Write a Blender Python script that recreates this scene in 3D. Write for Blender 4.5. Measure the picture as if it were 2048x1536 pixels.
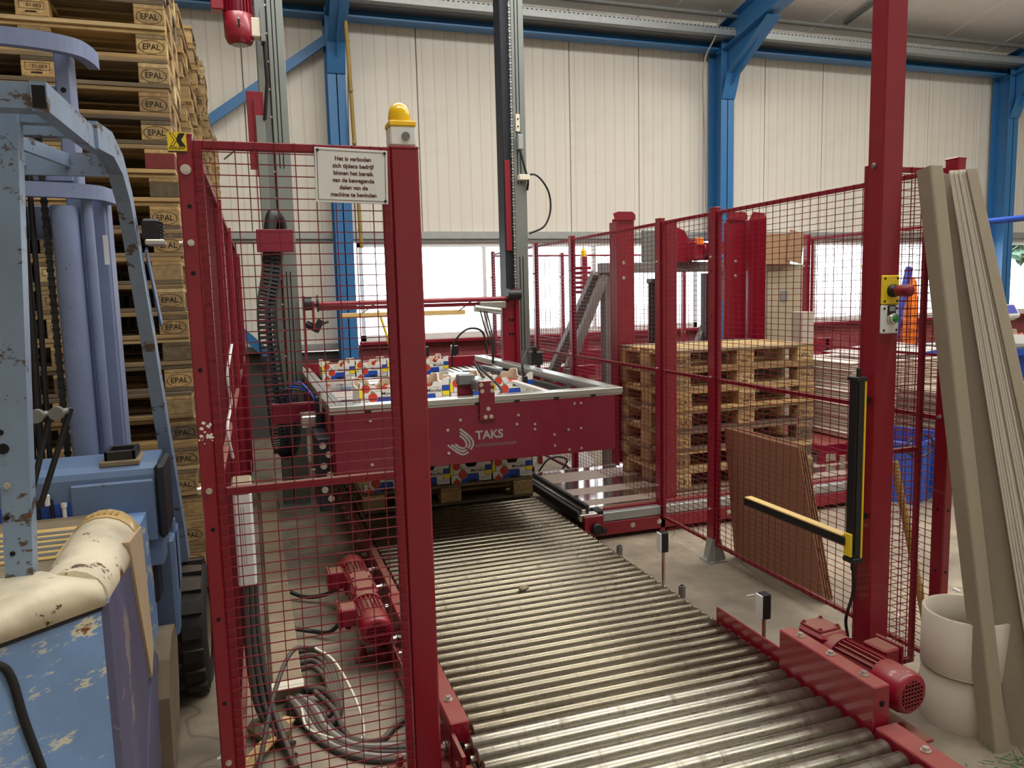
import bpy, bmesh, math, random
from mathutils import Vector as V, Matrix as MX, Euler
S = bpy.context.scene
for o in list(bpy.data.objects): bpy.data.objects.remove(o)
PI = math.pi
rnd = random.Random(7)
# ---------------------------------------------------------------- camera, world, lamps, exposure
cam = bpy.data.cameras.new('camera'); cam.sensor_width = 36; cam.lens = 27.07; cam.clip_end = 200
co = bpy.data.objects.new('camera', cam); S.collection.objects.link(co)
R_ = ((.946234,-.061255,.317627),(-.323041,-.102596,.940788),(-.0248,-.992836,-.116737))
co.matrix_world = MX(((R_[0][0],-R_[0][1],-R_[0][2],0),(R_[1][0],-R_[1][1],-R_[1][2],0),(R_[2][0],-R_[2][1],-R_[2][2],1.64),(0,0,0,1)))
S.camera = co
S.view_settings.view_transform = 'Standard'; S.view_settings.look = 'None'
S.view_settings.gamma = 1; S.view_settings.use_curve_mapping = False
S.view_settings.exposure = 0.0
w = bpy.data.worlds.new('world'); S.world = w; w.use_nodes = True
bg = w.node_tree.nodes['Background']; bg.inputs[0].default_value = (.93, .97, 1, 1); bg.inputs[1].default_value = 7.0
def area(name, loc, sx, sy, power, col=(1, .975, .93), rot=(0, 0, 0)):
    l = bpy.data.lights.new(name, 'AREA'); l.shape = 'RECTANGLE'; l.size = sx; l.size_y = sy; l.energy = power; l.color = col
    o = bpy.data.objects.new(name, l); S.collection.objects.link(o); o.location = loc; o.rotation_euler = rot
    return o
# daylight strips in the roof, out of view above and behind the camera
area('roof_light', (4.6, 5.4, 5.9), 11.0, 1.0, 430)
area('roof_light', (4.6, 0.6, 6.75), 12.0, 1.0, 420)
# added upward light without a fixture, brightens the ceiling from above the picture
area('added_uplight', (4.5, 3.4, 5.0), 12.0, .3, 420, (1, .97, .93), (PI, 0, 0))
# ---------------------------------------------------------------- materials
def lin(c):
    return tuple(((x/255)/12.92 if x/255 <= .04045 else ((x/255+.055)/1.055)**2.4) for x in c)
class NT:
    def __init__(s, name):
        s.m = bpy.data.materials.new(name); s.m.use_nodes = True; s.t = s.m.node_tree
        s.b = s.t.nodes['Principled BSDF']
    def n(s, typ, **kw):
        x = s.t.nodes.new(typ)
        for k, v in kw.items():
            if k.startswith('i_'): x.inputs[int(k[2:])].default_value = v
            else: setattr(x, k, v)
        return x
    def l(s, a, b): s.t.links.new(a, b)
    def coord(s, scale=(1, 1, 1), rand=True):
        c = s.n('ShaderNodeTexCoord'); mp = s.n('ShaderNodeMapping'); mp.inputs['Scale'].default_value = scale
        s.l(c.outputs['Object'], mp.inputs['Vector'])
        if rand:
            oi = s.n('ShaderNodeObjectInfo'); mu = s.n('ShaderNodeMath', operation='MULTIPLY'); mu.inputs[1].default_value = 37
            s.l(oi.outputs['Random'], mu.inputs[0]); cb = s.n('ShaderNodeCombineXYZ')
            for i in range(3): s.l(mu.outputs[0], cb.inputs[i])
            s.l(cb.outputs[0], mp.inputs['Location'])
        return mp.outputs[0]
    def noise(s, vec, scale=5, detail=4, rough=.6):
        x = s.n('ShaderNodeTexNoise'); x.inputs['Scale'].default_value = scale; x.inputs['Detail'].default_value = detail
        x.inputs['Roughness'].default_value = rough; s.l(vec, x.inputs['Vector']); return x.outputs['Fac']
    def ramp(s, fac, stops):
        x = s.n('ShaderNodeValToRGB'); e = x.color_ramp.elements
        while len(e) < len(stops): e.new(.5)
        for q, (p, c) in zip(e, stops): q.position = p; q.color = c if len(c) == 4 else (*c, 1)
        s.l(fac, x.inputs[0]); return x.outputs[0]
    def mix(s, fac, a, b, mode='MIX'):
        x = s.n('ShaderNodeMix', data_type='RGBA', blend_type=mode)
        for v, i in ((fac, 0), (a, 6), (b, 7)):
            if hasattr(v, 'type') and not isinstance(v, (tuple, list)): s.l(v, x.inputs[i])
            elif i == 0: x.inputs[0].default_value = v
            else: x.inputs[i].default_value = (*v[:3], 1)
        return x.outputs[2]
    def bump(s, h, st=.3, dist=.01):
        x = s.n('ShaderNodeBump'); x.inputs['Strength'].default_value = st; x.inputs['Distance'].default_value = dist
        s.l(h, x.inputs['Height']); s.l(x.outputs[0], s.b.inputs['Normal'])
    def fin(s, col, rough=.5, metal=0.):
        if isinstance(col, tuple): s.b.inputs['Base Color'].default_value = (*col[:3], 1)
        else: s.l(col, s.b.inputs['Base Color'])
        if isinstance(rough, (int, float)): s.b.inputs['Roughness'].default_value = rough
        else: s.l(rough, s.b.inputs['Roughness'])
        s.b.inputs['Metallic'].default_value = metal
        return s.m
def upness(t, lo=.6, hi=.95):
    g = t.n('ShaderNodeNewGeometry'); sx = t.n('ShaderNodeSeparateXYZ'); t.l(g.outputs['Normal'], sx.inputs[0])
    mr = t.n('ShaderNodeMapRange'); mr.inputs[1].default_value = lo; mr.inputs[2].default_value = hi; t.l(sx.outputs[2], mr.inputs[0]); return mr.outputs[0]
def mul(t, a, b):
    x = t.n('ShaderNodeMath', operation='MULTIPLY')
    for v, i in ((a, 0), (b, 1)):
        if isinstance(v, (int, float)): x.inputs[i].default_value = v
        else: t.l(v, x.inputs[i])
    return x.outputs[0]
DUST = lin((124, 102, 78))
def plain(name, c, rough=.5, metal=0., var=.12, scale=9, dust=0., bump=0., coat=0.):
    t = NT(name); c = lin(c); v = t.coord()
    f = t.noise(v, scale)
    col = t.mix(f, tuple(x*(1-var) for x in c), tuple(min(1, x*(1+var)) for x in c))
    if dust:
        d = mul(t, mul(t, upness(t), t.ramp(t.noise(v, 6, 5), [(.25, (.35,)*3), (.7, (1,)*3)])), dust)
        col = t.mix(d, col, DUST)
        r = t.mix(d, (rough,)*3, (.9,)*3); rough = r
    if bump: t.bump(t.noise(v, 60, 3), bump, .003)
    t.fin(col, rough, metal)
    if coat: t.b.inputs['Coat Weight'].default_value = coat
    return t.m
def chipped(name, c, chip, amount=.38, rough=.45, scale=(7, 7, 11), rust=lin((120, 66, 40)), edge=None, dirt=.25):
    t = NT(name); c = lin(c); v = t.coord(scale, False)
    f = t.noise(t.coord((1, 1, 1), False), 6)
    col = t.mix(f, tuple(x*.86 for x in c), tuple(x*1.1 for x in c))
    n1 = t.noise(v, 1.3, 9, .72)
    m1 = t.ramp(n1, [(1-amount-.005, (0,)*3), (1-amount+.012, (1,)*3)])
    m2 = t.ramp(n1, [(1-amount+.07, (0,)*3), (1-amount+.085, (1,)*3)])
    if edge:                                             # paint is knocked off towards one worn edge
        cc = t.n('ShaderNodeTexCoord'); sx = t.n('ShaderNodeSeparateXYZ'); t.l(cc.outputs['Object'], sx.inputs[0])
        mr = t.n('ShaderNodeMapRange'); mr.inputs[1].default_value = edge[1]; mr.inputs[2].default_value = edge[2]
        t.l(sx.outputs[edge[0]], mr.inputs[0]); m1 = mul(t, m1, mr.outputs[0]); m2 = mul(t, m2, mr.outputs[0])
    col = t.mix(m1, col, lin(chip)); col = t.mix(m2, col, rust)
    d = t.ramp(t.noise(t.coord((3, 3, 2), False), 2, 6), [(.45, (0,)*3), (.8, (dirt,)*3)])
    col = t.mix(d, col, lin((84, 70, 56)))
    t.bump(m1, -.2, .003)
    return t.fin(col, rough, 0)
WT = [(0, (98, 88, 72)), (.2, (136, 122, 98)), (.4, (188, 162, 114)), (.6, (208, 178, 122)), (.8, (158, 134, 96)), (1, (224, 202, 152))]
def wood(name, axis, island=False, tones=WT):
    t = NT(name); sc = [26, 26, 26]; sc[axis] = 1.6
    v = t.coord(tuple(sc))
    if island: g = t.n('ShaderNodeNewGeometry'); r = g.outputs['Random Per Island']
    else: g = t.n('ShaderNodeObjectInfo'); r = g.outputs['Random']
    base = t.ramp(r, [(p, lin(c)) for p, c in tones])
    n1 = t.noise(v, 1.4, 5, .65)
    col = t.mix(t.ramp(n1, [(.3, (0,)*3), (.7, (1,)*3)]), (.56, .5, .44), (1.08, 1.06, 1.02))
    col = t.mix(1.0, base, col, 'MULTIPLY')
    st = t.ramp(t.noise(t.coord((4, 4, 4)), 1.5, 4), [(.5, (0,)*3), (.75, (.45,)*3)])
    col = t.mix(st, col, lin((92, 80, 66)))
    t.bump(n1, .35, .004)
    return t.fin(col, .8)
M = {}
M['red'] = plain('red_paint', (132, 10, 36), .36, dust=.5, bump=.02, coat=.25)
M['red_clean'] = plain('red_paint_clean', (118, 14, 44), .36, dust=.15, coat=.2)
M['red_dusty'] = plain('red_paint_dusty', (130, 14, 38), .42, dust=.9, bump=.03)
M['red_wire'] = plain('red_wire', (120, 22, 38), .4)
M['blue_steel'] = plain('blue_steel_paint', (50, 112, 166), .42, dust=.1)
M['galv'] = plain('galvanised_steel', (168, 172, 170), .45, .55, .2, 14)
M['grey_steel'] = plain('grey_steel', (122, 124, 122), .5, .3, .12)
M['mast'] = plain('mast_grey', (128, 134, 130), .42, .45, .08, 5)
M['mast_dark'] = plain('mast_dark', (34, 38, 46), .5, .2)
M['alu'] = plain('anodised_aluminium', (176, 178, 172), .32, .75, .06)
M['bright'] = plain('bright_steel', (214, 212, 205), .22, .95, .06)
M['zinc'] = plain('zinc_bolt', (205, 203, 192), .3, .85)
M['black'] = plain('black_plastic', (24, 24, 26), .45)
M['rubber'] = plain('black_rubber', (34, 33, 33), .75, dust=.4)
M['hole'] = plain('dark_hole', (12, 10, 10), .9)
M['beige'] = plain('beige_plastic', (160, 148, 124), .6, dust=.7)
M['white'] = plain('white_plastic', (226, 228, 226), .4, dust=.6)
M['offwhite'] = plain('offwhite_plastic', (222, 216, 196), .5)
M['yellow'] = plain('yellow_paint', (236, 205, 40), .4)
M['tan'] = plain('dusty_yellow', (206, 176, 112), .6)
M['amber'] = plain('amber_lens', (250, 200, 0), .12, coat=.6, var=.05)
M['cable'] = plain('grey_cable', (66, 64, 62), .6, dust=.5)
M['cable_grey'] = plain('light_grey_cable', (150, 146, 140), .6)
M['blue'] = plain('blue_paint', (34, 78, 176), .45)
M['blue_crate'] = plain('blue_crate_plastic', (20, 112, 160), .35)
M['blue_bin'] = plain('blue_bin_plastic', (50, 92, 190), .35)
M['green'] = plain('green_plastic', (30, 140, 60), .4)
M['orange'] = plain('orange_plastic', (240, 120, 20), .5)
M['kraft'] = plain('kraft_board', (152, 122, 90), .85, var=.08)
M['greyboard'] = plain('grey_board', (152, 142, 124), .85, var=.08, scale=40)
M['edgeboard'] = plain('grey_board_edge', (204, 198, 184), .85, var=.08, scale=40)
M['tube'] = plain('pale_tube_board', (190, 180, 164), .85, var=.06)
M['carton'] = plain('white_carton', (232, 232, 226), .6, var=.03)
M['carton_in'] = plain('carton_inside', (206, 190, 164), .75, var=.06)
M['p_blue'] = plain('print_blue', (20, 72, 178), .5, var=.03)
M['p_yellow'] = plain('print_yellow', (246, 222, 40), .5, var=.03)
M['p_red'] = plain('print_tomato_red', (204, 62, 46), .5, var=.1, scale=30)
M['p_green'] = plain('print_green', (60, 110, 50), .5)
M['p_ink'] = plain('print_ink', (22, 22, 30), .6)
M['p_grey'] = plain('print_grey', (150, 156, 160), .6)
M['stamp'] = plain('burnt_stamp', (34, 26, 18), .8)
M['paleboard'] = plain('pale_board', (222, 212, 200), .85, var=.06, scale=30)
M['tomato'] = plain('tomato_skin', (190, 46, 28), .25, var=.2, coat=.4)
M['fl_blue'] = chipped('truck_blue_chipped', (122, 156, 202), (216, 214, 190), .452, edge=(0, .22, .44), scale=(5, 5, 15))
M['fl_blue2'] = chipped('truck_blue', (98, 124, 160), (70, 66, 64), .36)
M['fl_mast'] = chipped('truck_mast_blue', (122, 136, 170), (80, 78, 78), .35)
M['fl_guard'] = chipped('truck_guard_steel', (128, 150, 176), (82, 70, 60), .42, .38)
M['fl_purple'] = chipped('truck_purple_side', (100, 102, 134), (150, 142, 140), .39, scale=(5, 5, 3))
M['fl_cream'] = chipped('truck_cream_chipped', (226, 216, 188), (98, 66, 48), .425, scale=(5, 5, 5), rust=lin((60, 44, 36)), dirt=.5)
M['fl_tan'] = plain('truck_cream_side', (206, 186, 152), .55, dust=.2)
M['fl_cap'] = plain('truck_cap', (208, 178, 120), .35, coat=.3)
M['mud'] = plain('muddy_plastic', (128, 115, 94), .8, var=.3, scale=14)
M['wood_x'] = wood('pallet_wood_along', 0); M['wood_y'] = wood('pallet_wood_across', 1)
M['wood_i'] = wood('pallet_wood_island', 0, True)
M['wood_p'] = wood('pallet_wood_pale', 0, False, [(0, (170, 138, 96)), (.5, (206, 174, 120)), (1, (222, 192, 140))])
M['chip'] = plain('pressed_chip_block', (150, 130, 100), .85, var=.35, scale=70)
M['brick_red'] = plain('faded_red_block', (122, 50, 48), .8, var=.3, scale=40)
M['bamboo'] = plain('bamboo', (150, 128, 62), .55, var=.3, scale=4)
M['orangey'] = plain('sign_print', (90, 30, 40), .6)
M['screen'] = plain('screen_blue', (90, 100, 190), .2)
M['trunk'] = plain('tree_bark', (100, 90, 80), .9); M['leaf'] = plain('tree_leaf', (96, 124, 104), .8, var=.35, scale=3)
M['soil'] = plain('outdoor_ground', (200, 200, 195), .9)
def cladding():
    t = NT('cream_cladding'); v = t.coord((1, 1, 1), False)
    sx = t.n('ShaderNodeSeparateXYZ'); t.l(v, sx.inputs[0])
    cb = t.n('ShaderNodeCombineXYZ'); t.l(sx.outputs[0], cb.inputs[0])
    wv = t.n('ShaderNodeTexWave', wave_type='BANDS', bands_direction='X'); wv.inputs['Scale'].default_value = 2.2; wv.inputs['Distortion'].default_value = 0
    t.l(cb.outputs[0], wv.inputs['Vector'])
    rib = t.ramp(wv.outputs['Fac'], [(0, (0,)*3), (.08, (1,)*3)])
    streak = t.noise(t.coord((9, 9, .25), False), 1.6, 5)
    col = t.mix(streak, lin((214, 208, 194)), lin((232, 227, 214)))
    col = t.mix(rib, lin((212, 202, 187)), col)
    st = t.ramp(t.noise(t.coord((.8, .8, 2.0), False), 1.3, 6), [(.55, (0,)*3), (.85, (.22,)*3)])
    col = t.mix(st, col, lin((150, 142, 124)))
    t.bump(rib, .1, .003)
    return t.fin(col, .55)
M['clad'] = cladding()
def ceil_m():
    t = NT('ceiling_panel'); v = t.coord((1, 1, 1), False)
    col = t.mix(t.noise(v, 3, 6), lin((226, 220, 214)), lin((242, 238, 233)))
    st = t.ramp(t.noise(t.coord((.7, 2.5, 1), False), 2, 7), [(.66, (0,)*3), (.72, (.5,)*3)])
    col = t.mix(st, col, lin((190, 172, 146))); t.bump(t.noise(v, 60, 2), .2, .004)
    return t.fin(col, .75)
M['ceil'] = ceil_m()
def floor_m():
    t = NT('worn_concrete'); v = t.coord((1, 1, 1), False)
    a = t.noise(v, 1.1, 8, .65); b = t.noise(v, 7, 8, .7)
    col = t.ramp(a, [(.3, lin((104, 97, 86))), (.5, lin((146, 135, 116))), (.68, lin((184, 170, 146)))])
    col = t.mix(t.ramp(b, [(.35, (0,)*3), (.7, (1,)*3)]), t.mix(.45, col, lin((92, 84, 74))), col)
    cr = t.n('ShaderNodeTexVoronoi', feature='DISTANCE_TO_EDGE'); cr.inputs['Scale'].default_value = .55
    wv = t.n('ShaderNodeVectorMath', operation='ADD'); nz = t.n('ShaderNodeTexNoise'); nz.inputs['Scale'].default_value = 2
    t.l(v, nz.inputs['Vector']); t.l(v, wv.inputs[0]); t.l(nz.outputs['Color'], wv.inputs[1]); t.l(wv.outputs[0], cr.inputs['Vector'])
    ck = t.ramp(cr.outputs['Distance'], [(0, (.6,)*3), (.006, (0,)*3)])
    col = t.mix(ck, col, lin((84, 74, 62)))
    t.bump(b, .3, .006)
    return t.fin(col, t.ramp(a, [(.3, (.55,)*3), (.7, (.85,)*3)]))
M['floor'] = floor_m()
def brick_m():
    t = NT('red_painted_brick'); c = t.n('ShaderNodeTexCoord'); sx = t.n('ShaderNodeSeparateXYZ'); t.l(c.outputs['Object'], sx.inputs[0])
    cb = t.n('ShaderNodeCombineXYZ'); t.l(sx.outputs[0], cb.inputs[0]); t.l(sx.outputs[2], cb.inputs[1])
    b = t.n('ShaderNodeTexBrick'); b.inputs['Scale'].default_value = 4.6; b.inputs['Mortar Size'].default_value = .012
    b.inputs['Color1'].default_value = (*lin((132, 52, 58)), 1); b.inputs['Color2'].default_value = (*lin((150, 62, 66)), 1); b.inputs['Mortar'].default_value = (*lin((120, 56, 58)), 1)
    t.l(cb.outputs[0], b.inputs['Vector'])
    col = t.mix(t.ramp(t.noise(t.coord((1, 1, 1), False), 5, 6), [(.4, (0,)*3), (.8, (.4,)*3)]), b.outputs['Color'], lin((170, 120, 112)))
    t.bump(b.outputs['Fac'], -.4, .006)
    return t.fin(col, .6)
M['brick'] = brick_m()
M['dark_wall'] = plain('dark_grey_plinth', (74, 72, 70), .8, var=.25, scale=5)
def roller_m(name, base, dark):
    t = NT(name); v = t.coord((1, 1, 1))
    a = t.noise(t.coord((14, 1.5, 1.5)), 1.5, 6, .7)
    m = t.ramp(a, [(.56, (0,)*3), (.74, (.9,)*3)])
    big = t.noise(t.coord((2.2, 1.4, 1), False), 1.6, 5)
    rust = t.ramp(big, [(.60, (0,)*3), (.70, (.7,)*3)])
    col = t.mix(m, lin(base), lin(dark)); col = t.mix(rust, col, lin((96, 66, 48)))
    sp = t.ramp(t.noise(v, 120, 2), [(.70, (0,)*3), (.74, (.7,)*3)]); col = t.mix(sp, col, lin((60, 54, 46)))
    return t.fin(col, t.ramp(a, [(.4, (.25,)*3), (.7, (.42,)*3)]), .92)
M['roller'] = roller_m('steel_roller', (128, 121, 104), (94, 87, 70))
M['roller2'] = roller_m('worn_steel_roller', (154, 150, 136), (80, 76, 66))
def deck_m():
    t = NT('dusty_steel_sheet'); v = t.coord((1, 1, 1), False)
    d = t.ramp(t.noise(t.coord((.5, 6.5, 1), False), 1.0, 3), [(.46, (0,)*3), (.54, (1,)*3)])
    col = t.mix(d, lin((214, 212, 208)), lin((178, 164, 150)))
    r = t.mix(d, (.10,)*3, (.55,)*3)
    t.fin(col, r, 0); t.l(t.mix(d, (.95,)*3, (.25,)*3), t.b.inputs['Metallic'])
    return t.m
M['deck'] = deck_m()
def glass_m():
    t = NT('window_glass'); t.t.nodes.remove(t.b); o = t.t.nodes['Material Output']
    tr = t.n('ShaderNodeBsdfTransparent'); tr.inputs[0].default_value = (.92, .94, .94, 1); gl = t.n('ShaderNodeBsdfGlossy'); gl.inputs['Roughness'].default_value = .03
    mx = t.n('ShaderNodeMixShader'); mx.inputs[0].default_value = .06; t.l(tr.outputs[0], mx.inputs[1]); t.l(gl.outputs[0], mx.inputs[2]); t.l(mx.outputs[0], o.inputs[0])
    return t.m
M['polish'] = plain('polished_steel', (214, 212, 206), .09, .95, .05)
M['dusty'] = plain('dusty_steel', (172, 156, 142), .5, .25, .16, 12)
M['glass'] = glass_m()
# ---------------------------------------------------------------- mesh builder
class MB:
    def __init__(s): s.v = []; s.f = []; s.m = []; s.sm = []; s.mi = 0; s.T = None
    def add(s, vs, fs, smooth=False, mi=None):
        b = len(s.v)
        if s.T is not None: vs = [s.T @ V(p) for p in vs]
        s.v += [tuple(p) for p in vs]
        for f in fs: s.f.append([i+b for i in f]); s.m.append(s.mi if mi is None else mi); s.sm.append(smooth)
        return s
    def box(s, x0, x1, y0, y1, z0, z1, mi=None):
        vs = [(x, y, z) for x in (x0, x1) for y in (y0, y1) for z in (z0, z1)]
        return s.add(vs, [(0, 1, 3, 2), (4, 6, 7, 5), (0, 4, 5, 1), (2, 3, 7, 6), (0, 2, 6, 4), (1, 5, 7, 3)], mi=mi)
    def cbox(s, c, d, R=None, b=0., mi=None):       # centred (chamfered) box, optional rotation
        h = [x/2 for x in d]; R = R or MX.Identity(3); c = V(c)
        if b <= 0:
            vs = [c+R @ V((x*h[0], y*h[1], z*h[2])) for x in (-1, 1) for y in (-1, 1) for z in (-1, 1)]
            return s.add(vs, [(0, 1, 3, 2), (4, 6, 7, 5), (0, 4, 5, 1), (2, 3, 7, 6), (0, 2, 6, 4), (1, 5, 7, 3)], mi=mi)
        b = min(b, min(h)*.9)
        vs = []; idx = {}
        for sx in (-1, 1):
            for sy in (-1, 1):
                for sz in (-1, 1):
                    for a in range(3):
                        p = [sx*h[0], sy*h[1], sz*h[2]]
                        for k in range(3):
                            if k != a: p[k] -= (sx, sy, sz)[k]*b
                        idx[(sx, sy, sz, a)] = len(vs); vs.append(c+R @ V(p))
        fs = []
        for a in range(3):
            u, w_ = [k for k in range(3) if k != a]
            for sg in (-1, 1):
                q = []
                for (p1, p2) in ((-1, -1), (1, -1), (1, 1), (-1, 1)):
                    k = [0, 0, 0]; k[a] = sg; k[u] = p1; k[w_] = p2; q.append(idx[(*k, a)])
                fs.append(q)
        for a in range(3):                           # edge faces along axis a
            u, w_ = [k for k in range(3) if k != a]
            for p1 in (-1, 1):
                for p2 in (-1, 1):
                    k0 = [0]*3; k1 = [0]*3; k0[a] = -1; k1[a] = 1
                    for k in (k0, k1): k[u] = p1; k[w_] = p2
                    fs.append([idx[(*k0, u)], idx[(*k1, u)], idx[(*k1, w_)], idx[(*k0, w_)]])
        for sx in (-1, 1):
            for sy in (-1, 1):
                for sz in (-1, 1): fs.append([idx[(sx, sy, sz, a)] for a in range(3)])
        return s.add(vs, fs, mi=mi)
    def bb(s, x0, x1, y0, y1, z0, z1, b=.004, mi=None):
        return s.cbox(((x0+x1)/2, (y0+y1)/2, (z0+z1)/2), (abs(x1-x0), abs(y1-y0), abs(z1-z0)), None, b, mi)
    def cyl(s, p0, p1, r, n=12, r1=None, caps=True, smooth=True, mi=None):
        p0 = V(p0); p1 = V(p1); d = (p1-p0).normalized(); a = d.orthogonal().normalized(); b = d.cross(a); r1 = r if r1 is None else r1
        vs = []
        for i in range(n):
            t = 2*PI*i/n; q = a*math.cos(t)+b*math.sin(t); vs += [p0+q*r, p1+q*r1]
        s.add(vs, [(2*i, 2*((i+1) % n), 2*((i+1) % n)+1, 2*i+1) for i in range(n)], smooth, mi)
        if caps: s.add(vs, [tuple(2*i for i in range(n))[::-1], tuple(2*i+1 for i in range(n))], False, mi)
        return s
    def tube(s, pts, r, n=8, smooth=True, mi=None, caps=True):
        pts = [V(p) for p in pts]; N = len(pts); vs = []; a = None
        for i, p in enumerate(pts):
            d = (pts[min(i+1, N-1)]-pts[max(i-1, 0)]).normalized()
            a = d.orthogonal().normalized() if a is None else (a-d*a.dot(d)).normalized()
            b = d.cross(a)
            for k in range(n): t = 2*PI*(k+.5)/n; vs.append(p+(a*math.cos(t)+b*math.sin(t))*r)
        fs = [(i*n+k, i*n+(k+1) % n, (i+1)*n+(k+1) % n, (i+1)*n+k) for i in range(N-1) for k in range(n)]
        s.add(vs, fs, smooth, mi)
        if caps: s.add(vs, [tuple(range(n))[::-1], tuple((N-1)*n+k for k in range(n))], False, mi)
        return s
    def sweep(s, pts, prof, side, mi=None, smooth=False):   # profile (u along side, w along normal) along a path in the plane normal to side
        pts = [V(p) for p in pts]; side = V(side).normalized(); N = len(pts); n = len(prof); vs = []
        for i, p in enumerate(pts):
            d0 = (pts[i]-pts[max(i-1, 0)]); d1 = (pts[min(i+1, N-1)]-pts[i])
            d0 = (d0 if d0.length else d1).normalized(); d1 = (d1 if d1.length else d0).normalized()
            d = (d0+d1).normalized(); nn = side.cross(d).normalized(); k = 1/max(.4, d.dot(d0))
            for (u, w_) in prof: vs.append(p+side*u+nn*w_*k)
        fs = [(i*n+k, i*n+(k+1) % n, (i+1)*n+(k+1) % n, (i+1)*n+k) for i in range(N-1) for k in range(n)]
        fs += [tuple(range(n))[::-1], tuple((N-1)*n+k for k in range(n))]
        return s.add(vs, fs, smooth, mi)
    def prism(s, poly, axis, a0, a1, mi=None, smooth=False):   # 2D polygon extruded along axis (0,1,2)
        o = [k for k in range(3) if k != axis]; n = len(poly); vs = []
        for a in (a0, a1):
            for (u, w_) in poly: p = [0, 0, 0]; p[axis] = a; p[o[0]] = u; p[o[1]] = w_; vs.append(tuple(p))
        s.add(vs, [(i, (i+1) % n, n+(i+1) % n, n+i) for i in range(n)], smooth, mi)
        return s.add(vs, [tuple(range(n))[::-1], tuple(range(n, 2*n))], False, mi)
    def quad(s, a, b, c, d, mi=None): return s.add([a, b, c, d], [(0, 1, 2, 3)], mi=mi)
    def disc(s, c, u, w_, r, n=16, r2=0., mi=None, e=1.):
        c = V(c); u = V(u); w_ = V(w_); q = [(u*math.cos(2*PI*i/n)+w_*math.sin(2*PI*i/n)*e) for i in range(n)]
        if r2: return s.add([c+x*r for x in q]+[c+x*r2 for x in q], [(i, (i+1) % n, n+(i+1) % n, n+i) for i in range(n)], mi=mi)
        return s.add([c+x*r for x in q], [tuple(range(n))], mi=mi)
    def lathe(s, prof, c, axis=2, n=16, mi=None, smooth=True):   # prof: (radius, height) about an axis through c
        vs = []; o = [k for k in range(3) if k != axis]
        for (r, h) in prof:
            for i in range(n):
                p = list(c); p[axis] += h; p[o[0]] += r*math.cos(2*PI*i/n); p[o[1]] += r*math.sin(2*PI*i/n); vs.append(tuple(p))
        return s.add(vs, [(k*n+i, k*n+(i+1) % n, (k+1)*n+(i+1) % n, (k+1)*n+i) for k in range(len(prof)-1) for i in range(n)], smooth, mi)
    def ball(s, c, r, n=10, m=6, sq=(1, 1, 1), mi=None):
        vs = []; c = V(c)
        for j in range(m+1):
            t = PI*j/m
            for i in range(n): p = 2*PI*i/n; vs.append(c+V((math.sin(t)*math.cos(p)*r*sq[0], math.sin(t)*math.sin(p)*r*sq[1], math.cos(t)*r*sq[2])))
        return s.add(vs, [(j*n+i, (j+1)*n+i, (j+1)*n+(i+1) % n, j*n+(i+1) % n) for j in range(m) for i in range(n)], True, mi)
    def bolt(s, c, nrm, r=.008, h=.006, mi=None):
        c = V(c); nrm = V(nrm).normalized(); s.cyl(c, c+nrm*h*.3, r*1.5, 10, smooth=False, mi=mi); return s.cyl(c+nrm*h*.3, c+nrm*h, r, 6, smooth=False, mi=mi)
    def text(s, string, org, u, w_, size, align='CENTER', off=0., mi=None, sx=1.):
        vs, fs = text_mesh(string, align, off); org = V(org); u = V(u); w_ = V(w_)
        return s.add([org+u*(p[0]*size*sx)+w_*(p[1]*size) for p in vs], fs, mi=mi)
    def build(s, name, mat, parent=None, loc=None, kind=None):
        me = bpy.data.meshes.new(name); L = V((0, 0, 0))
        if loc is not None: L = V(loc)
        q = parent
        while q is not None: L = L+V(q.location); q = q.parent
        me.from_pydata([(x-L.x, y-L.y, z-L.z) for x, y, z in s.v], [], s.f)
        for mm in (mat if isinstance(mat, (list, tuple)) else [mat]): me.materials.append(M[mm])
        me.polygons.foreach_set('material_index', s.m); me.polygons.foreach_set('use_smooth', s.sm); me.update()
        bm = bmesh.new(); bm.from_mesh(me); bmesh.ops.recalc_face_normals(bm, faces=bm.faces); bm.to_mesh(me); bm.free()
        o = bpy.data.objects.new(name, me); S.collection.objects.link(o)
        if parent is not None: o.parent = parent
        if loc is not None: o.location = loc
        if kind: o['kind'] = kind
        return o
_tx = {}
def text_mesh(string, align, off):
    k = (string, align, off)
    if k not in _tx:
        cu = bpy.data.curves.new('lettering', 'FONT'); cu.body = string; cu.align_x = align; cu.align_y = 'CENTER'; cu.size = 1; cu.offset = off; cu.resolution_u = 3
        o = bpy.data.objects.new('lettering', cu); S.collection.objects.link(o)
        bpy.context.view_layer.update()
        me = o.evaluated_get(bpy.context.evaluated_depsgraph_get()).to_mesh()
        _tx[k] = ([tuple(v.co) for v in me.vertices], [tuple(p.vertices) for p in me.polygons])
        bpy.data.objects.remove(o); bpy.data.curves.remove(cu)
    return _tx[k]
def tag(o, label, cat, group=None, kind=None):
    o['label'] = label; o['category'] = cat
    if group: o['group'] = group
    if kind: o['kind'] = kind
    return o
def thing(name, label, cat, loc=(0, 0, 0), group=None):
    o = bpy.data.objects.new(name, None); S.collection.objects.link(o); o.location = loc; o.empty_display_size = .05
    return tag(o, label, cat, group)
def copy_tree(o, parent=None):
    c = o.copy(); S.collection.objects.link(c); c.parent = parent
    for ch in o.children: copy_tree(ch, c)
    return c
def rot(ax, deg): return MX.Rotation(math.radians(deg), 3, ax)
def align(d, up=(0, 0, 1)):     # rotation whose local x runs along d
    x = V(d).normalized(); y = V(up).cross(x).normalized(); z = x.cross(y); return MX((x, y, z)).transposed()
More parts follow.
